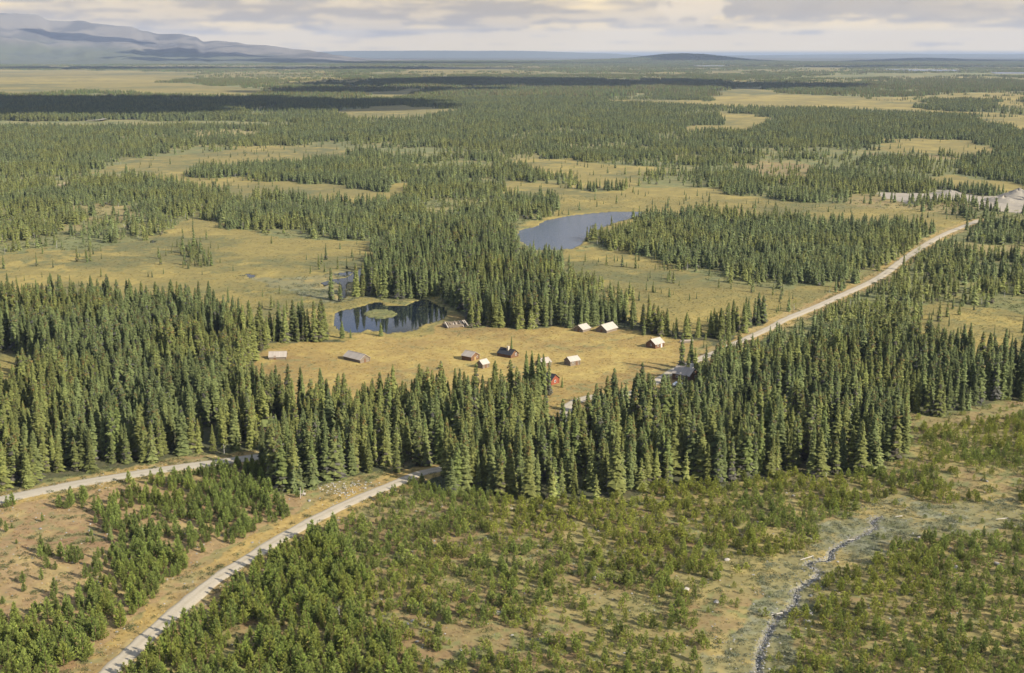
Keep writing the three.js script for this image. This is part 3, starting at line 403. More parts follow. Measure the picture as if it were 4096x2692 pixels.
hut('log_cabin', 'small cabin with black roof, cream chimney and white window in the meadow', 'cabin', { x: -1.6, z: -484.5, dir: -140, L: 6.6, W: 4.3, eave: 1.35, rise: 1.6, wall: logBrown, roof: darkRoof, windows: [['gable_far', 0.9, 1.15, 0.9, 0.95]], chimney: [-0.6, -0.55, 1.7, 0.75, creamPlaster] });
hut('shed', 'small shed with bleached roof, partly hidden by spruce tops', 'shed', { x: -10.8, z: -466.2, dir: -48, L: 3.4, W: 2.9, eave: 1.8, rise: 1.2, wall: logGrey, roof: whiteRoof, door: ['front', 0] });
hut('shed', 'small shed with lilac grey roof between two spruces below the meadow', 'shed', { x: 11.8, z: -469.4, dir: -42, L: 4.2, W: 3.6, eave: 1.5, rise: 1.3, wall: logGrey, roof: paleRoof, door: ['front', 0.6] });
hut('cottage', 'red cottage with black roof and brick chimney at the end of the yard', 'cottage', { x: 12.4, z: -443.0, dir: -140, L: 7.2, W: 4.4, eave: 2.1, rise: 1.6, wall: logRed, roof: darkRoof, windows: [['gable_far', 0, 1.3, 0.9, 0.9], ['back', 1.6, 1.2, 0.9, 0.9], ['back', -1.2, 1.2, 0.9, 0.9]], chimney: [1.4, -0.3, 1.5, 0.7, brick] });
hut('log_cabin', 'log cabin with pale lilac roof standing alone mid meadow, sunlit long wall', 'cabin', { x: 22.6, z: -470.9, dir: -35, L: 4.4, W: 3.6, eave: 1.9, rise: 1.2, wall: logGrey, roof: whiteRoof, door: ['front', 0.7], windows: [['front', -1, 1.2, 0.6, 0.6]] });
hut('hay_barn', 'smaller of two white roofed barns side by side under the forest', 'barn', { x: 29.5, z: -530.5, dir: -50, L: 5.2, W: 4.6, eave: 1.3, rise: 1.5, wall: logGrey, roof: whiteRoof, door: ['gable', -1] });
hut('hay_barn', 'larger of two white roofed barns side by side under the forest', 'barn', { x: 39.8, z: -530.0, dir: -52, L: 8.0, W: 5.2, eave: 1.4, rise: 1.9, wall: logGrey, roof: whiteRoof, door: ['gable', -1] });
hut('cottage', 'brown cottage with white roof and chimney stub at the eastern end of the meadow', 'cottage', { x: 56.9, z: -500.2, dir: -46, L: 5.4, W: 4.4, eave: 1.9, rise: 1.6, wall: logBrown, roof: whiteRoof, door: ['front', 1.2, whitePaint], windows: [['front', -1, 1.2, 0.8, 0.8], ['gable_far', 0, 1.3, 0.7, 0.8]], chimney: [-1.9, -0.4, 1.2, 0.55, boardYellow] });
hut('farmhouse', 'house with grey sheet roof, white chimney and yellow gable among the spruces', 'house', { x: 62.2, z: -448.6, dir: -138, L: 7.2, W: 5.6, eave: 2.5, rise: 1.9, over: 0.55, room: 1.6, wall: logBrown, roof: paleRoof, windows: [['back', 1.8, 1.3, 0.9, 1.0], ['back', -0.4, 1.3, 0.9, 1.0], ['back', -2.3, 1.3, 0.9, 1.0], ['gable_far', 0.9, 1.4, 0.9, 1.0], ['gable_far', 0, 3.0, 0.7, 0.7]], chimney: [-2.6, -0.1, 1.9, 0.95, whitePaint, 2] });
hut('sod_cabin', 'brown cabin with green sod roof and cream chimney deep in the forest', 'cabin', { x: -74.6, z: -384.5, dir: 16, L: 5.2, W: 4.2, eave: 1.9, rise: 1.3, room: 3, wall: logBrown, roof: sodRoof, door: ['front', 1.2], windows: [['front', -0.8, 1.2, 0.7, 0.7]], chimney: [1.2, 0, 1.5, 0.8, creamPlaster] });
hut('shed', 'tiny white shed glimpsed between spruce crowns west of the meadow', 'shed', { x: -119.5, z: -507, dir: -20, L: 2.6, W: 2.2, eave: 2.0, rise: 0.8, room: 3, wall: whitePaint, roof: whiteRoof, door: ['front', 0] });
{ // fallen-in barn by the pond
  const t = thing('ruined_barn', 'collapsed grey barn with gaping plank roof beside the pond', 'barn ruin'); t.position.set(-24.6, 0.28, -539.5); t.rotation.y = 0.5; t.scale.set(1.1, 1.35, 1.1); blockers.push([-24.6, -539.5, 6.5]);
  const r = rng(77);
  for (const [x, z, l, a] of [[0, 2.3, 8, 0], [0, -2.3, 8, 0], [-4, 0, 4.6, 1], [4, 0, 4.6, 1]]) for (let k = 0; k < 4; k++) { const g = new THREE.CylinderGeometry(0.13, 0.13, l - 0.4 * k * r(), 6); g.rotateZ(Math.PI / 2); if (a) g.rotateY(Math.PI / 2); g.translate(x, 0.12 + k * 0.25, z); part('wall_log', g, logGrey, t); }
  for (const sz of [-1, 1]) for (let k = 0; k < 15; k++) { if (r() < (k > 3 && k < 9 ? 0.45 : 0.12)) continue; const len = 3.0 + 0.7 * r(), g = bx(0.46, 0.06, len); g.translate(0, 0, sz * len / 2); g.rotateX(sz * (0.42 + 0.22 * r())); g.rotateY((r() - 0.5) * 0.3); g.translate(-4 + k * 0.58, 1.75 - 0.9 * Math.abs(Math.sin(k * 0.9)) * (k > 3 && k < 10 ? 0.8 : 0.15) + 0.2 * r(), (r() - 0.5) * 0.3); part('roof_plank', metres(g, 3), r() < 0.5 ? paleRoof : logGrey, t); }
  part('ridge_log', (() => { const g = new THREE.CylinderGeometry(0.12, 0.12, 8.4, 6); g.rotateZ(Math.PI / 2 - 0.05); g.translate(0, 1.5, 0); return g; })(), logGrey, t);
}
{ // weathered plank pile under the trees
  const t = thing('plank_pile', 'long grey pile of weathered planks under trees at the meadow corner', 'plank pile'); t.position.set(70.4, 0.28, -508.6); t.rotation.y = 0.12; blockers.push([70.4, -508.6, 4]);
  const r = rng(5); for (let k = 0; k < 5; k++) for (let i = 0; i < 6 - k; i++) { const g = bx(5.6 - r(), 0.2, 0.34, (r() - 0.5) * 0.6, 0.1 + k * 0.21, (i - (5 - k) / 2) * 0.38); part('plank', metres(g, 3), k > 2 ? paleRoof : logGrey, t); }
}
{ // flat pale slab and timber by the lower sheds
  const t = thing('timber_stack', 'short white stack of timber lying in the grass below the lilac shed', 'timber'); t.position.set(11.4, 0.3, -461.6); t.rotation.y = 0.1; blockers.push([11.4, -461.6, 2.5]);
  for (let i = 0; i < 6; i++) part('board', metres(bx(2.1, 0.13, 0.3, 0.1 * (i % 3), 0.07 + 0.14 * Math.floor(i / 3), (i % 3 - 1) * 0.34), 3), whiteRoof, t);
}
{ // car by the house
  const t = thing('parked_car', 'white car parked behind spruces before the grey roofed house', 'car'); t.position.set(58.6, 0.32, -438.8); t.rotation.y = 0.15; blockers.push([58.6, -438.8, 3.2]);
  const paint = std({ color: rgb(0.8, 0.8, 0.78), roughness: 0.35 }), s = new THREE.Shape([[-2.1, 0.35], [2.1, 0.35], [2.15, 0.75], [1.9, 0.85], [1.1, 0.92], [0.6, 1.4], [-1.0, 1.42], [-1.7, 0.95], [-2.1, 0.9]].map(([a, b]) => new THREE.Vector2(a, b)));
  const g = new THREE.ExtrudeGeometry(s, { depth: 1.5, bevelEnabled: true, bevelSize: 0.06, bevelThickness: 0.08, bevelSegments: 2 }); g.translate(0, 0, -0.75); part('body', g, paint, t);
  for (const sz of [-1, 1]) for (const [a, b] of [[-1.0, -0.15], [-0.08, 0.72]]) { const w = new THREE.Shape([[a - (a < -0.5 ? 0.35 : 0), 0.97], [b + (b > 0.5 ? 0.15 : 0), 0.97], [b - (b > 0.5 ? 0.2 : 0), 1.32], [a, 1.32]].map(([x, y]) => new THREE.Vector2(x, y))); const q = new THREE.ExtrudeGeometry(w, { depth: 0.02, bevelEnabled: false }); q.translate(0, 0, sz * 0.845 - 0.01); part('window', q, pane, t); }
  for (const sx of [-1.3, 1.3]) for (const sz of [-0.72, 0.72]) { const q = new THREE.CylinderGeometry(0.31, 0.31, 0.2, 16); q.rotateX(Math.PI / 2); q.translate(sx, 0.31, sz); const wq = part('wheel', q, pane, t); const hb = new THREE.CylinderGeometry(0.17, 0.17, 0.22, 12); hb.rotateX(Math.PI / 2); hb.translate(sx, 0.31, sz); part('rim', hb, metal, wq); }
  for (const sz of [-0.55, 0.55]) part('headlight', bx(0.06, 0.14, 0.28, 2.2, 0.66, sz), whitePaint, t);
}

// ------------------------------------------------------------------ gravel pit heaps
{
  const mat = std({ vertexColors: true, map: gravelGrain });
  const heap = (x, z, rx, rz, h, label, seed) => {
    const g = new THREE.CircleGeometry(1, 40, 0, 6.2832), n = 14, p = [], c = [], idx = [], M = 40;
    for (let j = 0; j <= n; j++) for (let i = 0; i <= M; i++) { const a = i / M * 6.2832, r = j / n, nn = 0.75 + 0.5 * fbm(Math.cos(a) * 2 + seed, Math.sin(a) * 2 + r * 2, 3), y = h * Math.max(0, 1 - r / nn) * (0.85 + 0.3 * noise(i / 3, j / 2 + seed)) - 0.1; p.push(Math.cos(a) * r * rx, y, Math.sin(a) * r * rz); const t = fbm(i / 4, j / 2 + seed, 3); c.push(...mix3([0.40, 0.35, 0.28], [0.29, 0.265, 0.225], t)); if (i && j) { const e = j * (M + 1) + i, w = M + 1; idx.push(e - w - 1, e, e - w, e - w - 1, e - 1, e); } }
    const q = new THREE.BufferGeometry(); q.setAttribute('position', new THREE.Float32BufferAttribute(p, 3)); q.setAttribute('color', new THREE.Float32BufferAttribute(c, 3)); q.setAttribute('uv', new THREE.Float32BufferAttribute(p.filter((_, k) => k % 3 !== 1).map((v) => v / 8), 2)); q.setIndex(idx); q.computeVertexNormals();
    const m = new THREE.Mesh(q, mat); m.name = numbered('gravel_heap'); m.userData = { label, category: 'gravel heap', group: 'heaps in the gravel pit' }; m.position.set(x, 0.35, z); scene.add(shade(m));
  };
  const HE = [[408.4, -1040.7], [384.7, -1009.6], [360.6, -1064.1], [380.9, -1020.5]];
  heap(...HE[0], 16, 22, 7, 'tallest grey gravel heap at the far side of the pit', 1);
  heap(...HE[1], 14, 16, 4.5, 'sunlit pale gravel heap in front of the tallest heap', 5);
  heap(...HE[2], 15, 18, 3.5, 'low cream sand heap at the back edge of the gravel pit', 9);
  heap(...HE[3], 8, 10, 2.5, 'smallest grey gravel heap, western side of the main heaps', 13);
}

// ------------------------------------------------------------------ trees
function conifer(seed, o) {   // height 1; returns { trunk, crown }
  const r = rng(seed), t = new Tris(), k = new Tris(), { whorls, per, R, base, tip, cones = 0, grey = 0, sparse = 0 } = o;
  const wood = [0.13, 0.10, 0.08], br = o.trunk ?? 0.014;
  for (let i = 0; i < 6; i++) { const a = i / 6 * 6.2832, b = (i + 1) / 6 * 6.2832, P = (q, y, s) => [Math.cos(q) * s, y, Math.sin(q) * s]; k.quad(P(a, -0.03, br), P(b, -0.03, br), P(b, 0.5, br * 0.55), P(a, 0.5, br * 0.55), wood); k.tri(P(a, 0.5, br * 0.55), P(b, 0.5, br * 0.55), [0, 0.97, 0], wood); }
  const lean = (r() - 0.5) * 0.02, lump = r() * 9;
  // dense inner twigs
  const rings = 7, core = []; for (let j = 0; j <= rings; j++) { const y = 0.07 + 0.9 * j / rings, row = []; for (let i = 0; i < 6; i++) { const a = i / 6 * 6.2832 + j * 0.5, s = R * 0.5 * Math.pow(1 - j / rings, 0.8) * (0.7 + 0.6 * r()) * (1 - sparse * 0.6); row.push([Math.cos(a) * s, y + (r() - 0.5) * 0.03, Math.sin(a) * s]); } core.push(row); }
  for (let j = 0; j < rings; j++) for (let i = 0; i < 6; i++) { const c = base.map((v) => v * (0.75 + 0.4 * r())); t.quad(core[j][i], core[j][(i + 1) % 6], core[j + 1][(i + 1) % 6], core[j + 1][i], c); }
  for (let i = 0; i < whorls; i++) {
    const q = (i + 0.5) / whorls, y = 0.055 + 0.925 * q, prof = Math.pow(1 - q, o.pow ?? 0.6) * (0.76 + 0.48 * noise(q * 15 + lump, seed)) * (q < 0.1 ? 0.75 + 2.5 * q : 1), n = Math.max(3, Math.round(per * (0.5 + 0.5 * (1 - q))));
    for (let b = 0; b < n; b++) {
      if (r() < sparse * (0.3 + 0.5 * (1 - q))) continue;
      const a = (b + r() * 0.9) / n * 6.2832 + i * 1.7, L = R * prof * (0.6 + 0.62 * r()) + 0.006, drop = L * (q > 0.8 ? -0.35 : 0.18 + 0.5 * (1 - q) * (0.6 + 0.6 * r())), w = L * (0.32 + 0.16 * r()) + 0.007;
      const ca = Math.cos(a), sa = Math.sin(a), jy = (r() - 0.5) * 0.03, pt = (s, side, dy) => [ca * s - sa * side + lean * y, y + jy + dy, sa * s + ca * side];
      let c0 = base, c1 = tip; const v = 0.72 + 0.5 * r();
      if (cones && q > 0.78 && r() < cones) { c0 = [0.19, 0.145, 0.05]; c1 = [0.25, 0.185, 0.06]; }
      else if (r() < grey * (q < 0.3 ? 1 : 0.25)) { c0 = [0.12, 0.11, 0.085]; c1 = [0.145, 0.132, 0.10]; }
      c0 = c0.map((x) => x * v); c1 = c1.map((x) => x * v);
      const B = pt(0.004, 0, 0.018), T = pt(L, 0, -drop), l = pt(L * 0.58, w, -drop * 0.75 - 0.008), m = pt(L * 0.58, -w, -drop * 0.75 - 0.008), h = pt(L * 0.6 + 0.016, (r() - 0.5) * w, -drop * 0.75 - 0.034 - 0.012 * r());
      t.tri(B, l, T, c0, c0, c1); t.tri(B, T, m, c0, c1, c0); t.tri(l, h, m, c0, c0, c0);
    }
  }
  return { trunk: k.geo(), crown: t.geo() };
}
function pine(seed, o) {   // bushy young pine: whorled shoots that turn upwards
  const r = rng(seed), t = new Tris(), k = new Tris(), { whorls, per, R, base, tip, tuft = 5, steps = [0.35, 0.68, 0.98], fat = 1.15, taper = 0.85 } = o, wood = [0.20, 0.12, 0.07], br = 0.018;
  for (let i = 0; i < 5; i++) { const a = i / 5 * 6.2832, b = (i + 1) / 5 * 6.2832, P = (q, y, s) => [Math.cos(q) * s, y, Math.sin(q) * s]; k.quad(P(a, -0.03, br), P(b, -0.03, br), P(b, 0.5, br * 0.6), P(a, 0.5, br * 0.6), wood); k.tri(P(a, 0.5, br * 0.6), P(b, 0.5, br * 0.6), [0, 0.95, 0], wood); }
  const brush = (x, y, z, dx, dy, dz, len, v) => {
    for (let q = 0; q < tuft; q++) {
      const j = () => (r() - 0.5) * 1.0, ex = dx + j(), ey = dy + j() * 0.7, ez = dz + j(), l = len / Math.hypot(ex, ey, ez) * (0.75 + 0.5 * r()), sx = j() * len * 0.36 * fat, sy = j() * len * 0.3 * fat, sz = j() * len * 0.36 * fat, s = v * (0.8 + 0.4 * r());
      const c0 = base.map((u) => u * s), c1 = tip.map((u) => u * s);
      t.tri([x - sx, y - sy, z - sz], [x + sx, y + sy, z + sz], [x + ex * l, y + ey * l, z + ez * l], c0, c0, c1);
    }
  };
  const lump = r() * 9, one = r() * 6.28;
  for (let i = 0; i < whorls; i++) {
    const q = (i + 0.4) / whorls, y = 0.05 + 0.84 * q, prof = Math.pow(1 - q, taper) * (q < 0.14 ? 0.62 + 2.7 * q : 1) * (0.84 + 0.32 * noise(q * 5 + lump, seed * 1.3)), n = Math.max(3, Math.round(per * (0.6 + 0.4 * (1 - q))));
    for (let b = 0; b < n; b++) {
      const a = (b + r() * 0.8) / n * 6.2832 + i * 0.9, L = R * prof * (0.7 + 0.55 * r()) * (1 + 0.2 * Math.cos(a - one)), ca = Math.cos(a), sa = Math.sin(a), v = 0.8 + 0.36 * r();
      for (const f of q > 0.7 ? [0.75] : steps) brush(ca * L * f, y + L * f * 0.5, sa * L * f, ca * 0.75, 0.85, sa * 0.75, 0.035 + R * 0.3 * (0.7 + 0.6 * r()), v * (f > 0.8 ? 1.06 : 0.96));
    }
  }
  for (let i = 0; i < 4; i++) brush(0, 0.8 + 0.045 * i, 0, 0, 1, 0, 0.11 - 0.015 * i, 1.05);
  return { trunk: k.geo(), crown: t.geo() };
}
function broadleaf(seed, o) {
  const r = rng(seed), t = new Tris(), k = new Tris(), bark = o.bark ?? [0.55, 0.52, 0.48];
  for (let i = 0; i < 6; i++) { const a = i / 6 * 6.2832, b = (i + 1) / 6 * 6.2832, P = (q, y, s) => [Math.cos(q) * s, y, Math.sin(q) * s]; k.quad(P(a, -0.03, 0.016), P(b, -0.03, 0.016), P(b, 0.6, 0.008), P(a, 0.6, 0.008), bark); }
  for (let i = 0; i < 5; i++) { const a = r() * 6.28, y = 0.3 + 0.08 * i, l = 0.16 + 0.08 * r(); k.tri([0, y, 0], [0, y + 0.014, 0], [Math.cos(a) * l, y + l * 0.9, Math.sin(a) * l], bark); }
  const lobes = Array.from({ length: 9 }, () => { const a = r() * 6.28, q = Math.sqrt(r()) * 0.16, y = 0.38 + 0.48 * r(); return [Math.cos(a) * q, y, Math.sin(a) * q, 0.10 + 0.06 * r()]; });
  for (let i = 0; i < 210; i++) { const L = lobes[i % 9], a = r() * 6.28, u = r() * 2 - 1, s = Math.sqrt(1 - u * u), q = L[3] * Math.cbrt(r()), p = [L[0] + Math.cos(a) * s * q, L[1] + u * q, L[2] + Math.sin(a) * s * q], v = 0.7 + 0.6 * r(), c = (r() < 0.3 ? o.tip : o.base).map((w) => w * v), j = () => (r() - 0.5) * 0.085; t.tri(p, [p[0] + j(), p[1] + j(), p[2] + j()], [p[0] + j(), p[1] + j(), p[2] + j()], c); }
  return { trunk: k.geo(), crown: t.geo() };
}
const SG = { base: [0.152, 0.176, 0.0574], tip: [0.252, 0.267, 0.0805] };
const KINDS = {
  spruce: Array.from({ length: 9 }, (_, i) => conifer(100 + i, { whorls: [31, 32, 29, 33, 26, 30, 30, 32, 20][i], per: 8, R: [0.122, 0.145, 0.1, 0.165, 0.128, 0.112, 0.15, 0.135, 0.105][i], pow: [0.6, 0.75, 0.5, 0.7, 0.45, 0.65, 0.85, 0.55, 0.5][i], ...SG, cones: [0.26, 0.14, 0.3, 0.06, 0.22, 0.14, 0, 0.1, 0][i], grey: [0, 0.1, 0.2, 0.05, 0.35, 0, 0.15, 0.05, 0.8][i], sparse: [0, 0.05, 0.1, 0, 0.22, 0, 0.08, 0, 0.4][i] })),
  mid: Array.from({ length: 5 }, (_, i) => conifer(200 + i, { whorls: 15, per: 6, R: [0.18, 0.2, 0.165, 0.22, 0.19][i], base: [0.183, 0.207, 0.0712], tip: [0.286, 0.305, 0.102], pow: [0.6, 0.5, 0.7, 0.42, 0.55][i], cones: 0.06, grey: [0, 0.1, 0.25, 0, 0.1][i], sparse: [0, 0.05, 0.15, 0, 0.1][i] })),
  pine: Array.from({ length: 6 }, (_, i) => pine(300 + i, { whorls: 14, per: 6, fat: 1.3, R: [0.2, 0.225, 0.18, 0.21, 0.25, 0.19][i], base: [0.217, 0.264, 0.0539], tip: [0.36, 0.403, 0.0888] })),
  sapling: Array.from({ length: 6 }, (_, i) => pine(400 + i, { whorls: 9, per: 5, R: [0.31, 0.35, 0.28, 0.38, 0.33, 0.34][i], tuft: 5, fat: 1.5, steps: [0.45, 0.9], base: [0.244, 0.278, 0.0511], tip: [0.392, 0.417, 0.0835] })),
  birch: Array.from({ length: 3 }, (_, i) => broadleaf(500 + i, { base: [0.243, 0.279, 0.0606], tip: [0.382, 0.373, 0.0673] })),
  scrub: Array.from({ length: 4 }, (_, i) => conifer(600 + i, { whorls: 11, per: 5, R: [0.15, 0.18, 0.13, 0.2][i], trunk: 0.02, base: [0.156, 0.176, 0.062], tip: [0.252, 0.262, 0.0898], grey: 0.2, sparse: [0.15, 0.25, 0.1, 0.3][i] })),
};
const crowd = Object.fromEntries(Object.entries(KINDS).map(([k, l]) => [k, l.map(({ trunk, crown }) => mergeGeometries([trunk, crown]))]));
const lows = [[60.5, -436, 8, 3.5], [59, -425, 8, 7], [57.3, -413, 7, 10.5], [-117.6, -499, 5, 3], [-115.2, -488.5, 5, 7.5], [-112.8, -478, 5, 11], [-73.8, -378, 5, 3], [-72, -369, 5, 8]];   // low growth in front of houses
const lists = { spruce: [], mid: [], pine: [], sapling: [], birch: [], scrub: [] };
{
  const r = rng(4242);
  let cap = 99; const put = (kind, x, z, h0, wide, tint, zone, h = Math.min(h0, cap)) => lists[kind].push({ x, y: height(x, z) - 0.06, z, h, wide, tint, zone, turn: r() * 6.2832, v: Math.floor(r() * (KINDS[kind].length - (kind === 'spruce' ? 0.7 : 0))), lean: (r() - 0.5) * 0.05 });
  const tintOf = (x, z) => { const n = fbm(x / 38, z / 38, 3), m = r(), warm = smooth(0.42, 0.66, n), b = 0.62 + 0.55 * m; return [b * (0.9 + 0.2 * warm), b * (0.96 + 0.1 * warm), b * (1.06 - 0.14 * warm)]; };
  const rings = [[195, 700, 2.05], [700, 1500, 3.6], [1500, 3300, 5.6]];
  for (const [d0, d1, cell] of rings) {
    for (let z = -d1; z < -d0 * 0.88; z += cell) for (let x = -(0.42 * -z + 36); x < 0.42 * -z + 36; x += cell) {
      const px = x + (r() - 0.5) * cell * 1.1, pz = z + (r() - 0.5) * cell * 1.1, u1 = r(), u2 = r(), u3 = r(), d = Math.hypot(px, pz);
      if (d < d0 || d >= d1) continue;
      const c = cover(px, pz); if (!c.trees) continue;
      let den = c.density;
      const n = lodNoise(px + 77, pz + 31, d, c.trees === 'P' ? 5 : c.trees === 'Y' ? 6 : 16);
      if (c.trees === 'M') { const n2 = lodNoise(px + 700, pz + 310, d, 60); den *= c.density >= 850 ? 0.45 + 0.75 * smooth(0.34, 0.6, n) : (0.1 + 1.15 * smooth(0.36, 0.62, n)) * (0.26 + 0.85 * smooth(0.38, 0.56, n2)); }
      else if (c.trees === 'B') den = den * smooth(0.42, 0.62, n) * 2.6 + 6;
      else if (c.trees === 'P') den *= 0.25 + 1.35 * smooth(0.36, 0.58, n);
      else if (c.trees === 'Y') den *= c.density > 1500 ? 0.75 + 0.5 * n : 0.25 + 1.9 * smooth(0.42, 0.6, n);
      if (u1 > den * cell * cell / 10000) continue;
      const rd = roadDist(px, pz), gap = c.trees === 'P' || c.trees === 'Y' ? (px < -60 - (pz + 260) * 0.4 ? 6.5 : 3.4) : 4.6;
      if (rd < gap + 2 * (u2 - 0.5)) continue;
      if (waterAt(px, pz) || streamDist(px, pz) < 2) continue;
      if (blockers.some(([bx0, bz0, br]) => (px - bx0) ** 2 + (pz - bz0) ** 2 < br * br)) continue;
      let most = 99; for (const [lx, lz, lr, lh] of lows) if ((px - lx) ** 2 + (pz - lz) ** 2 < lr * lr) most = Math.min(most, lh);
      if (pz < -490 && px > 40 && px < 420 && r() > 0.06) for (let s = 3; s < 62; s += 3.5) if (roadDist(px * (1 + s / d), pz * (1 + s / d)) < 3.2) { most = Math.min(most, Math.max(0.8, EYE / d * s)); break; }   // the road is cut wide here: only low growth beside it
      if (most < 1.5) continue; cap = most;
      const g = 0.5 + 0.72 * u3, far = d > 1500 ? 1.35 : d > 700 ? 1.12 : 1;
      if (c.trees === 'S') { const h = c.height * (u2 < 0.2 ? 0.28 + 0.5 * u3 : 0.68 + 0.52 * u3); put(d < 1500 ? 'spruce' : 'mid', px, pz, h, (0.9 + 0.42 * u2) * far * (h < 8 ? 1.25 : 1), tintOf(px, pz), c.zone); }
      else if (c.trees === 'M') { if (u2 < 0.12 && d < 1500) put('birch', px, pz, c.height * 0.7 * g, 1, [1, 1, 1]); else put('mid', px, pz, c.height * g, (0.85 + 0.35 * u2) * far, tintOf(px, pz)); }
      else if (c.trees === 'B') put('scrub', px, pz, c.height * (0.35 + 0.8 * u3 * u3 + 0.2 * u2), 0.9 + 0.4 * u2, tintOf(px, pz));
      else if (c.trees === 'Y') put('pine', px, pz, c.height * (0.5 + 0.75 * u3), 0.85 + 0.4 * u2, tintOf(px, pz));
      else if (c.trees === 'P') put(c.height * (0.45 + 0.95 * u3) > 3.1 ? 'pine' : 'sapling', px, pz, c.height * (0.45 + 0.95 * u3), 0.85 + 0.5 * u2, tintOf(px, pz));
    }
  }
  cap = 99;
  // trees that stand by themselves
  for (const [x, z, h, w] of [[-69.6, -516.5, 7.5, 1.7], [-66.2, -517, 4, 1.2], [-54.1, -520.5, 6, 1.5], [54.5, -521.5, 7, 1.5], [-0.2, -489, 7, 0.8], [17.5, -436, 4, 0.9], [-96.5, -292.5, 4.4, 1.5], [-88, -290, 5.8, 1.3], [62, -446.5 - 12, 15, 1.2], [66, -463, 13, 1.2], [7, -431, 15, 1.1], [9.3, -428, 14.5, 1.1], [10.8, -431.5, 13.5, 1], [5, -434, 14, 1.1], [12.6, -426, 12.5, 1]]) put('spruce', x, z, h, w, [0.95, 1, 0.95]);
  for (const [x, z, h] of [[-78.6, -379.5, 7], [-81, -383, 8], [-71.5, -377, 5], [-36, -250, 3.5]]) put('birch', x, z, h, 1.25, [1.1, 1.1, 0.9]);
}
const inFrame = (t) => Math.abs(t.x) < 0.4 * -t.z * 1.0 + 2 && -t.z > 222;
const leafy = (o) => new THREE.MeshPhysicalMaterial({ vertexColors: true, roughness: 1, specularIntensity: 0.3, transmission: 0.32, thickness: 0, ...o });
const matTree = [[0.95, 0.96, 0.98], [1, 0.96, 0.86], [0.76, 0.81, 0.88], [0.88, 0.95, 0.86], [0.94, 0.89, 0.8]].map((c) => leafy({ color: rgb(...c) }));
const trunkMat = std({ vertexColors: true });
const sizeWord = (h, a, b) => h > b ? 'tall' : h < a ? 'short' : 'middling';
const hueWord = (k) => ['mid green', 'yellow green', 'dark blue green', 'fresh green', 'olive green'][k];
const NAMES = {
  spruce: ['spruce_tree', 'spruce', (t, k) => { const place = t.z > -345 ? (t.x < -40 ? 'at the roadside edge of the forest' : 'in the front row of the forest above the sapling clearing') : t.x < -70 ? 'in the forest beyond the western road' : t.x < 30 ? 'in the forest below the meadow' : 'in the eastern forest above the clearing'; return `${sizeWord(t.h, 11, 15.5)} ${hueWord(k)} spruce ${place}`; }],
  pine: ['young_pine', 'pine', (t, k) => { const place = t.x < -46 - (t.z + 225) * -0.5 && roadSide(t) < 0 ? 'between the two gravel roads' : t.z > -285 && t.x < -10 ? 'in the dense stand beside the near road' : 'among the saplings of the clearing'; return `${sizeWord(t.h, 3.2, 4.8)} bushy ${hueWord(k)} young pine ${place}`; }],
  sapling: ['pine_sapling', 'sapling', (t, k) => { const sd = streamDist(t.x, t.z); const place = sd < 11 ? 'beside the brook' : t.x > 62 ? 'east of the brook' : t.x > 20 ? 'in the open clearing west of the brook' : 'in the clearing next to the dense pines'; return `${sizeWord(t.h, 1.3, 2.1)} ${hueWord(k)} pine sapling ${place}`; }],
  birch: ['birch_tree', 'birch', (t) => t.z > -300 ? 'lone small birch at the near edge of the clearing' : t.z > -400 ? 'yellow green birch beside the sod roofed cabin' : `${sizeWord(t.h, 4.6, 6.4)} pale green birch ${t.x < -170 ? 'in the woods beyond the western bog' : t.x < -20 ? 'in the woods beyond the pond' : t.x < 140 ? 'in the wood between lake and road' : 'in the woods along the eastern road'}`],
  scrub: ['scrub_spruce', 'spruce', (t, k) => { const place = t.z > -560 ? 'along the far edge of the meadow' : t.x > 110 ? 'on the bog by the eastern road' : t.x > 0 ? 'on the bog south of the lake' : 'on the western bog'; return `${sizeWord(t.h, 4, 7)} ${hueWord(k)} scrub spruce ${place}`; }],
};
function roadSide(t) { let b = 1e9, s = 0; for (let i = 1; i < roadMain.length; i++) { const [ax, az] = roadMain[i - 1], [cx, cz] = roadMain[i], d = (t.x - ax) ** 2 + (t.z - az) ** 2; if (d < b) { b = d; s = (cx - ax) * (t.z - az) - (cz - az) * (t.x - ax); } } return -s; }
const MOST = { spruce: 300, pine: 300, sapling: 300, birch: 60, scrub: 200 };
const protos = {};
for (const [kind, [name, category, say]] of Object.entries(NAMES)) {
  const seen = lists[kind].filter(inFrame).sort((a, b) => Math.hypot(a.x, a.z) / a.h ** 0.35 - Math.hypot(b.x, b.z) / b.h ** 0.35).slice(0, MOST[kind]);
  const chosen = new Set(seen);
  lists[kind] = lists[kind].filter((t) => !chosen.has(t));
  for (const t of seen) {
    const k = kind === 'birch' ? 0 : Math.floor(hash(Math.round(t.x * 10), Math.round(t.z * 10)) * 5), key = kind + t.v + '_' + k, label = say(t, k);
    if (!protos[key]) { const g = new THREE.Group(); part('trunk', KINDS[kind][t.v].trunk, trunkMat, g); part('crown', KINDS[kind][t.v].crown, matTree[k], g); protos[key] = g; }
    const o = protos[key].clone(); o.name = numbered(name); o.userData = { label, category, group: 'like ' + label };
    o.position.set(t.x, t.y, t.z); o.scale.set(t.h * t.wide, t.h, t.h * t.wide); o.rotation.set(t.lean, t.turn, t.lean * 0.7); scene.add(o);
  }
}
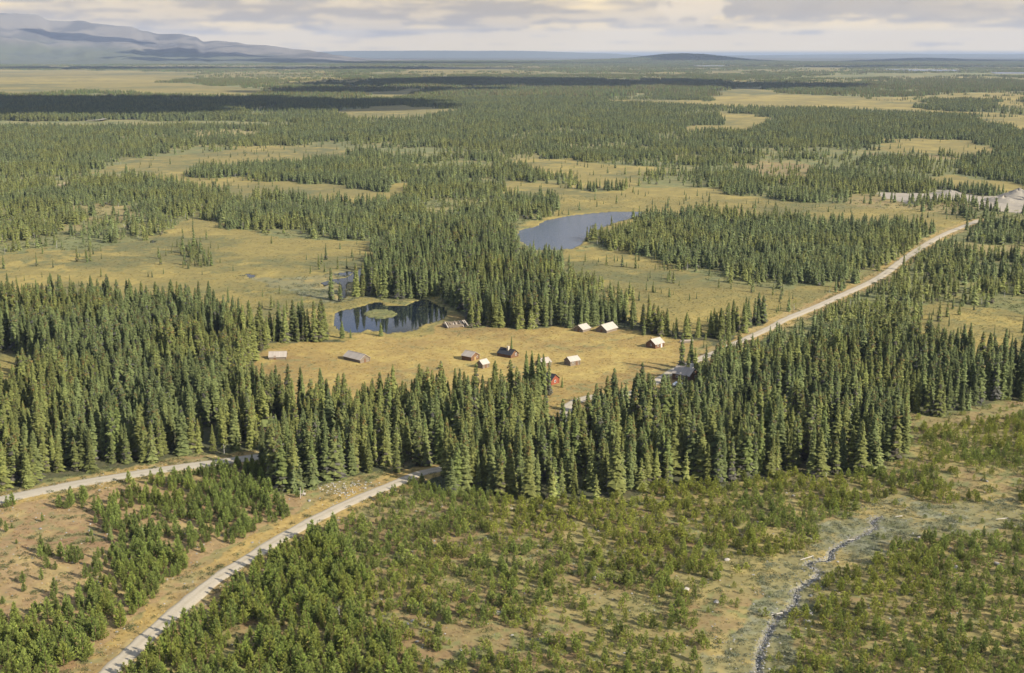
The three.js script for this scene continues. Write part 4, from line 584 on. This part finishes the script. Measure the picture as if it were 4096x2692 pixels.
function mass(name, list, geos, mat) {   // what is past counting: one object
  const g = new THREE.Group(); g.name = name; g.userData = { kind: 'stuff' }; scene.add(g);
  const m = new THREE.Matrix4(), q = new THREE.Quaternion(), e = new THREE.Euler(), s = new THREE.Vector3(), p = new THREE.Vector3(), c = new THREE.Color();
  geos.forEach((geo, v) => {
    const l = list.filter((t) => t.v === v); if (!l.length) return;
    const im = new THREE.InstancedMesh(geo, mat, l.length); im.name = name; im.userData = { kind: 'stuff' }; im.castShadow = im.receiveShadow = true;
    l.forEach((t, i) => { e.set(t.lean ?? 0, t.turn, (t.lean ?? 0) * 0.7); m.compose(p.set(t.x, t.y, t.z), q.setFromEuler(e), s.set(t.h * t.wide, t.h, t.h * t.wide)); im.setMatrixAt(i, m); im.setColorAt(i, c.setRGB(...t.tint)); });
    g.add(im);
  });
  return g;
}
const massMat = leafy({}), grassMat = std({ vertexColors: true });
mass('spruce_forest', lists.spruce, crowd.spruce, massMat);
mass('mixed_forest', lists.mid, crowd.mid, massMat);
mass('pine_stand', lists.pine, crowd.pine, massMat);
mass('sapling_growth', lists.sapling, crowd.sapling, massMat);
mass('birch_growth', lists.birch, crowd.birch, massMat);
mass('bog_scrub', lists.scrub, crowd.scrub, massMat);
{ // far woods: small clumps of trees
  const r = rng(888), clumps = Array.from({ length: 5 }, (_, v) => { const gs = []; for (let i = 0; i < 9; i++) { const t = new Tris(), h = 0.7 + 0.5 * r(), R = 0.15 * h, x = (r() - 0.5) * 2.1, z = (r() - 0.5) * 2.1, n = 6; for (let j = 0; j < n; j++) { const a = j / n * 6.28 + r(), b = a + 1.05, c = [0.16, 0.175, 0.064].map((q) => q * (0.75 + 0.5 * r())), y0 = 0.04 * h; t.tri([x + Math.cos(a) * R, y0, z + Math.sin(a) * R], [x + Math.cos(b) * R, y0, z + Math.sin(b) * R], [x, h * 0.7, z], c); t.tri([x + Math.cos(a) * R * 0.65, h * 0.4, z + Math.sin(a) * R * 0.65], [x + Math.cos(b) * R * 0.65, h * 0.4, z + Math.sin(b) * R * 0.65], [x, h, z], c); } gs.push(t.geo()); } return mergeGeometries(gs); });
  const list = [];
  for (const [d0, d1, cell] of [[3300, 6500, 17], [6500, 14500, 36]]) for (let z = -d1; z < -d0 * 0.9; z += cell) for (let x = -(0.42 * -z + 60); x < 0.42 * -z + 60; x += cell) {
    const px = x + (r() - 0.5) * cell, pz = z + (r() - 0.5) * cell, u = r(), u2 = r(), d = Math.hypot(px, pz); if (d < d0 || d >= d1) continue;
    const c = cover(px, pz); if (!c.trees) continue;
    const n = lodNoise(px + 77, pz + 31, d, 16), k = c.trees === 'S' ? 1 : c.trees === 'M' ? 0.15 + 0.85 * smooth(0.37, 0.58, n) : 0.06;
    if (u > k || waterAt(px, pz)) continue;
    const h = (c.trees === 'S' ? 11 : 8.5) * (0.75 + 0.5 * u2), b = 0.8 + 0.4 * r(), w = fbm(px / 300, pz / 300, 3);
    list.push({ x: px, y: height(px, pz) - 0.3, z: pz, h, wide: d > 6500 ? 2.0 : 1.1, turn: r() * 6.28, v: Math.floor(r() * 5), tint: [b * (0.9 + 0.25 * w), b, b * (1.05 - 0.15 * w)] });
  }
  mass('far_woods', list, clumps, massMat);
}

// ------------------------------------------------------------------ low growth, stones and dead wood
{
  const r = rng(6161), blades = Array.from({ length: 3 }, (_, v) => { const t = new Tris(), q = rng(40 + v); for (let i = 0; i < 9; i++) { const a = q() * 6.28, l = 0.3 + 0.5 * q(), x = (q() - 0.5) * 0.9, z = (q() - 0.5) * 0.9, w = 0.12, s = 0.8 + 0.4 * q(), c = [s, s, s]; t.tri([x - Math.sin(a) * w, 0, z + Math.cos(a) * w], [x + Math.sin(a) * w, 0, z - Math.cos(a) * w], [x + Math.cos(a) * l * 0.7, l, z + Math.sin(a) * l * 0.7], c); } return t.geo(); });
  const bush = Array.from({ length: 4 }, (_, v) => { const t = new Tris(), q = rng(60 + v); for (let i = 0; i < 46; i++) { const a = q() * 6.28, u = Math.sqrt(q()) * 0.55, y = 0.12 + (0.75 - u) * q(), x = Math.cos(a) * u, z = Math.sin(a) * u, j = () => (q() - 0.5) * 0.36, s = 0.7 + 0.6 * q(), c = [s, s, s]; t.tri([x, y, z], [x + j(), y + j(), z + j()], [x + j(), y + j(), z + j()], c); } return t.geo(); });
  const tufts = [], shrubs = [];
  for (const [d0, d1, cell] of [[205, 420, 0.95], [420, 640, 1.5], [640, 1050, 2.8]]) for (let z = -d1; z < -d0 * 0.88; z += cell) for (let x = -(0.42 * -z + 10); x < 0.42 * -z + 10; x += cell) {
    const px = x + (r() - 0.5) * cell, pz = z + (r() - 0.5) * cell, u = r(), u2 = r(), u3 = r(), d = Math.hypot(px, pz); if (d < d0 || d >= d1) continue;
    const c = cover(px, pz), rd = roadDist(px, pz), sd = streamDist(px, pz); if (rd < 2.35 || c.ground === 'gravel' || c.ground === 'sand' || waterAt(px, pz) && !onIsland(px, pz)) continue;
    const n = fbm(px / 7 + 3, pz / 7 + 8, 3), g = groundColor(px, pz, c), far = cell / 0.95;
    let bushy = { wet: 0.5 * smooth(0.4, 0.58, n) + 0.06, clear: 0.3 * smooth(0.42, 0.62, n) + 0.03, tan: 0.16 * smooth(0.45, 0.62, n) + 0.02, forest: 0.12, meadow: 0.11 * smooth(0.54, 0.66, n), bog: 0.24 * smooth(0.42, 0.6, n) + 0.02, heath: 0.24, grass: 0.2 }[c.ground] ?? 0;
    if (sd < 6) bushy = 0.4;
    if (blockers.some(([bx0, bz0, br]) => (px - bx0) ** 2 + (pz - bz0) ** 2 < (br - 1.8) ** 2)) continue;
    if (u < bushy) { const grey = c.ground === 'wet' || sd < 8 ? smooth(0.35, 0.7, u3 + 0.3 * (n - 0.5)) : 0.1 * u3, t = mix3([0.10, 0.115, 0.038], [0.17, 0.185, 0.115], grey), b = 0.75 + 0.5 * u2; shrubs.push({ x: px, y: height(px, pz) - 0.06, z: pz, h: (0.45 + 0.75 * u3) * (c.ground === 'meadow' || c.ground === 'bog' ? 0.55 : Math.sqrt(far)) * (sd < 3 ? 0.6 : 1), wide: 1.1 + 0.7 * u2, turn: u2 * 6.28, v: Math.floor(u3 * 4), tint: t.map((q) => q * b) }); }
    else if (u < bushy + { meadow: 0.55, bog: 0.5, wet: 0.42, clear: 0.4, tan: 0.35, forest: 0.1, heath: 0.25, grass: 0.5 }[c.ground]) { const b = 0.85 + 0.45 * u2; tufts.push({ x: px, y: height(px, pz) - 0.03, z: pz, h: (0.24 + 0.3 * u3), wide: (1.3 + 0.7 * u2) * Math.sqrt(far), turn: u2 * 6.28, v: Math.floor(u3 * 3), tint: [g[0] * b * 1.05, g[1] * b * 1.04, g[2] * b] }); }
  }
  mass('dry_grass', tufts, blades, grassMat);
  mass('low_shrubs', shrubs, bush, massMat);
  // pale stones
  const rock = Array.from({ length: 4 }, (_, v) => { const g = new THREE.IcosahedronGeometry(0.5, 1), p = g.attributes.position; for (let i = 0; i < p.count; i++) { const x = p.getX(i), y = p.getY(i), z = p.getZ(i), s = 0.75 + 0.5 * noise(x * 3 + v * 9 + 20, y * 3 + z * 4 + 20); p.setXYZ(i, x * s * 1.25, y * s * 0.7, z * s); } g.computeVertexNormals(); return g; });
  const rockMat = [[0.36, 0.34, 0.31], [0.28, 0.27, 0.26], [0.45, 0.41, 0.36]].map((c) => std({ color: rgb(...c), map: gravelGrain }));
  const small = [];
  const BO = [[62.4, -252.1, 1.5], [60.8, -247.1, 1.1], [71.1, -238.7, 0.8], [100.8, -275.1, 1.3], [111.0, -277.1, 1.2], [43.6, -256.3, 1.1], [37.9, -262.9, 1.2], [49.6, -279.7, 1.2], [129.0, -335.9, 1.3], [-20.4, -246.9, 0.9], [-3.0, -250.7, 1.3], [-2.0, -251.1, 1.0], [18.4, -269.1, 1.2], [-52.9, -319.8, 0.9]];
  const boulder = (x, z, s, label, group) => { const m = new THREE.Mesh(rock[Math.floor(r() * 4)], rockMat[Math.floor(r() * 3)]); m.name = numbered('boulder'); m.userData = { label, category: 'boulder' }; if (group) m.userData.group = group; m.position.set(x, height(x, z) + 0.12 * s, z); m.scale.set(s * (0.9 + 0.7 * r()), s, s * (0.8 + 0.5 * r())); m.rotation.y = r() * 6.28; scene.add(shade(m)); };
  const says = ['long pale slab of rock lying east of the brook bend', 'whitish boulder below the long slab east of the brook', 'small pale boulder among saplings further east of the brook', 'grey rock between saplings near the eastern frame edge', 'white flat rock among eastern saplings uphill of the grey rock', 'grey boulder on the straw slope west of the brook', 'pale boulder highest on the straw slope west of the brook', 'pale rock beside bushy saplings west of the brook', 'white boulder in the upper eastern clearing below the forest', 'pale boulder on bare ground beside the dense young pines', 'grey boulder in the heather patch at the lower middle', 'white boulder pair member near the lower middle heather', 'pale flat rock under saplings in the central clearing', 'whitish boulder by the road verge below the dead stumps'];
  BO.forEach(([x, z, s], i) => boulder(x, z, s, says[i]));
  let k = 0; while (k < 90) { const z = -(232 + 100 * r()), x = (r() * 2 - 1) * 0.4 * -z, c = cover(x, z); if (c.ground !== 'clear' && c.ground !== 'tan' && c.ground !== 'wet' || roadDist(x, z) < 3.5 || streamDist(x, z) < 2) continue; boulder(x, z, 0.35 + 0.5 * r() * r(), x < -60 ? 'small pale stone in the grass between the roads' : c.ground === 'wet' ? 'small pale stone in the shrubs along the brook' : x < 20 ? 'small pale stone among saplings of the western clearing' : 'small pale stone among saplings of the eastern clearing', x < -60 ? 'stones between the roads' : c.ground === 'wet' ? 'stones along the brook shrubs' : x < 20 ? 'stones in the western clearing' : 'stones in the eastern clearing'); k++; }
  for (let i = 0; i < 1300; i++) { const [x0, z0] = streamLine[Math.floor(r() * streamLine.length)], x = x0 + (r() + r() - 1) * 1.7, z = z0 + (r() + r() - 1) * 1.7, b = 0.17 + 0.26 * r() * r(); small.push({ x, y: height(x, z) + 0.02, z, h: 0.16 + 0.4 * r() * r(), wide: 1, turn: r() * 6.28, v: Math.floor(r() * 4), tint: [b, b * 0.96, b * 0.9] }); }
  for (let i = 0; i < 1500; i++) { const z = -(225 + 110 * r()), x = (r() * 2 - 1) * 0.42 * -z, c = cover(x, z); if (c.ground !== 'clear' && c.ground !== 'tan' && c.ground !== 'wet' || roadDist(x, z) < 2.6) continue; const b = 0.22 + 0.24 * r() * r(); small.push({ x, y: height(x, z) + 0.03, z, h: 0.15 + 0.3 * r() * r(), wide: 1.2, turn: r() * 6.28, v: Math.floor(r() * 4), tint: [b, b * 0.97, b * 0.92] }); }
  const [HX, HZ] = [-43.9, -330.0]; for (let i = 0; i < 210; i++) { const a = r() * 6.28, q = Math.sqrt(r()), x = HX + Math.cos(a) * q * 11 + q * 2, z = HZ + Math.sin(a) * q * 6, b = 0.25 + 0.25 * r(); if (roadDist(x, z) < 2.8) continue; small.push({ x, y: height(x, z) + 0.5 * (1 - q) * r(), z, h: 0.15 + 0.38 * r() * r(), wide: 1.2, turn: r() * 6.28, v: Math.floor(r() * 4), tint: [b, b * 0.93, b * 0.8] }); }
  for (const line of [roadMain, roadLeft]) for (let i = 0; i < 700; i++) { const j = Math.floor(r() * line.length), [x0, z0] = line[j]; if (z0 < -420) continue; const x = x0 + (r() - 0.5) * 11, z = z0 + (r() - 0.5) * 11, rd = roadDist(x, z); if (rd < 2.5 || rd > 5.5) continue; const b = 0.24 + 0.24 * r(); small.push({ x, y: height(x, z) + 0.02, z, h: 0.12 + 0.22 * r() * r(), wide: 1.2, turn: r() * 6.28, v: Math.floor(r() * 4), tint: [b, b * 0.95, b * 0.86] }); }
  mass('loose_stones', small, rock, std({ color: rgb(1, 1, 1) }));
  // bleached logs
  const dead = std({ color: rgb(0.42, 0.38, 0.32) });
  const LG = [[66.8, -280.9, 70.3, -283.2], [81.0, -294.2, 83.0, -294.7], [54.2, -251.0, 56.8, -252.1], [96.9, -308.8, 98.8, -309.4], [121.2, -306.1, 124.7, -307.0]], ls = ['long bleached log across the straw bank above the brook bend', 'bleached log lying beside stones where the brook leaves the shrubs', 'bleached log bridging the brook at its dark lower pool', 'thin bleached log in the grey shrubs at the head of the brook', 'bleached log in shrubs far east of the brook head'];
  LG.forEach(([x0, z0, x1, z1], i) => { const l = Math.hypot(x1 - x0, z1 - z0), t = thing('fallen_log', ls[i], 'log'), g = new THREE.CylinderGeometry(0.09, 0.15, l, 7); g.rotateZ(Math.PI / 2); part('log_trunk', g, dead, t); for (let k2 = 0; k2 < 3; k2++) { const b = new THREE.CylinderGeometry(0.015, 0.035, 0.7, 5); b.translate(0, 0.35, 0); b.rotateX(k2 * 2.1); b.translate((k2 - 1) * l * 0.25, 0, 0); part('branch_stub', b, dead, t); } t.position.set((x0 + x1) / 2, Math.max(height(x0, z0), height(x1, z1)) + 0.14, (z0 + z1) / 2); t.rotation.y = -Math.atan2(z1 - z0, x1 - x0); });
  { const t = thing('root_stump', 'pale uprooted stump with bare roots on the verge above the road', 'stump'), [x, z] = [-54.9, -324.0]; t.position.set(x, height(x, z), z); const g = new THREE.CylinderGeometry(0.28, 0.5, 0.7, 9); g.rotateZ(1.1); g.translate(0, 0.45, 0); part('stump_wood', g, dead, t); const q = rng(3); for (let i = 0; i < 11; i++) { const a = i / 11 * 6.28, b = new THREE.CylinderGeometry(0.02, 0.07, 1 + 0.5 * q(), 5); b.translate(0, 0.55, 0); b.rotateX(1.2 + 0.5 * q()); b.rotateY(a); b.rotateZ(1.1); b.translate(-0.3, 0.6, 0); part('root', b, dead, t); } }
  { const [x, z] = [-55.5, -321.7]; const t = thing('dead_snag', 'thin bare grey trunk standing on the verge above the road', 'dead tree'); t.position.set(x, height(x, z), z); const g = new THREE.CylinderGeometry(0.05, 0.11, 3.1, 7); g.translate(0, 1.5, 0); part('snag_trunk', g, dead, t); for (let i = 0; i < 4; i++) { const b = new THREE.CylinderGeometry(0.012, 0.025, 0.5, 4); b.translate(0, 0.25, 0); b.rotateZ(1.2); b.rotateY(i * 1.8); b.translate(0, 1.2 + i * 0.45, 0); part('branch_stub', b, dead, t); } }
}

renderer.render(scene, camera);
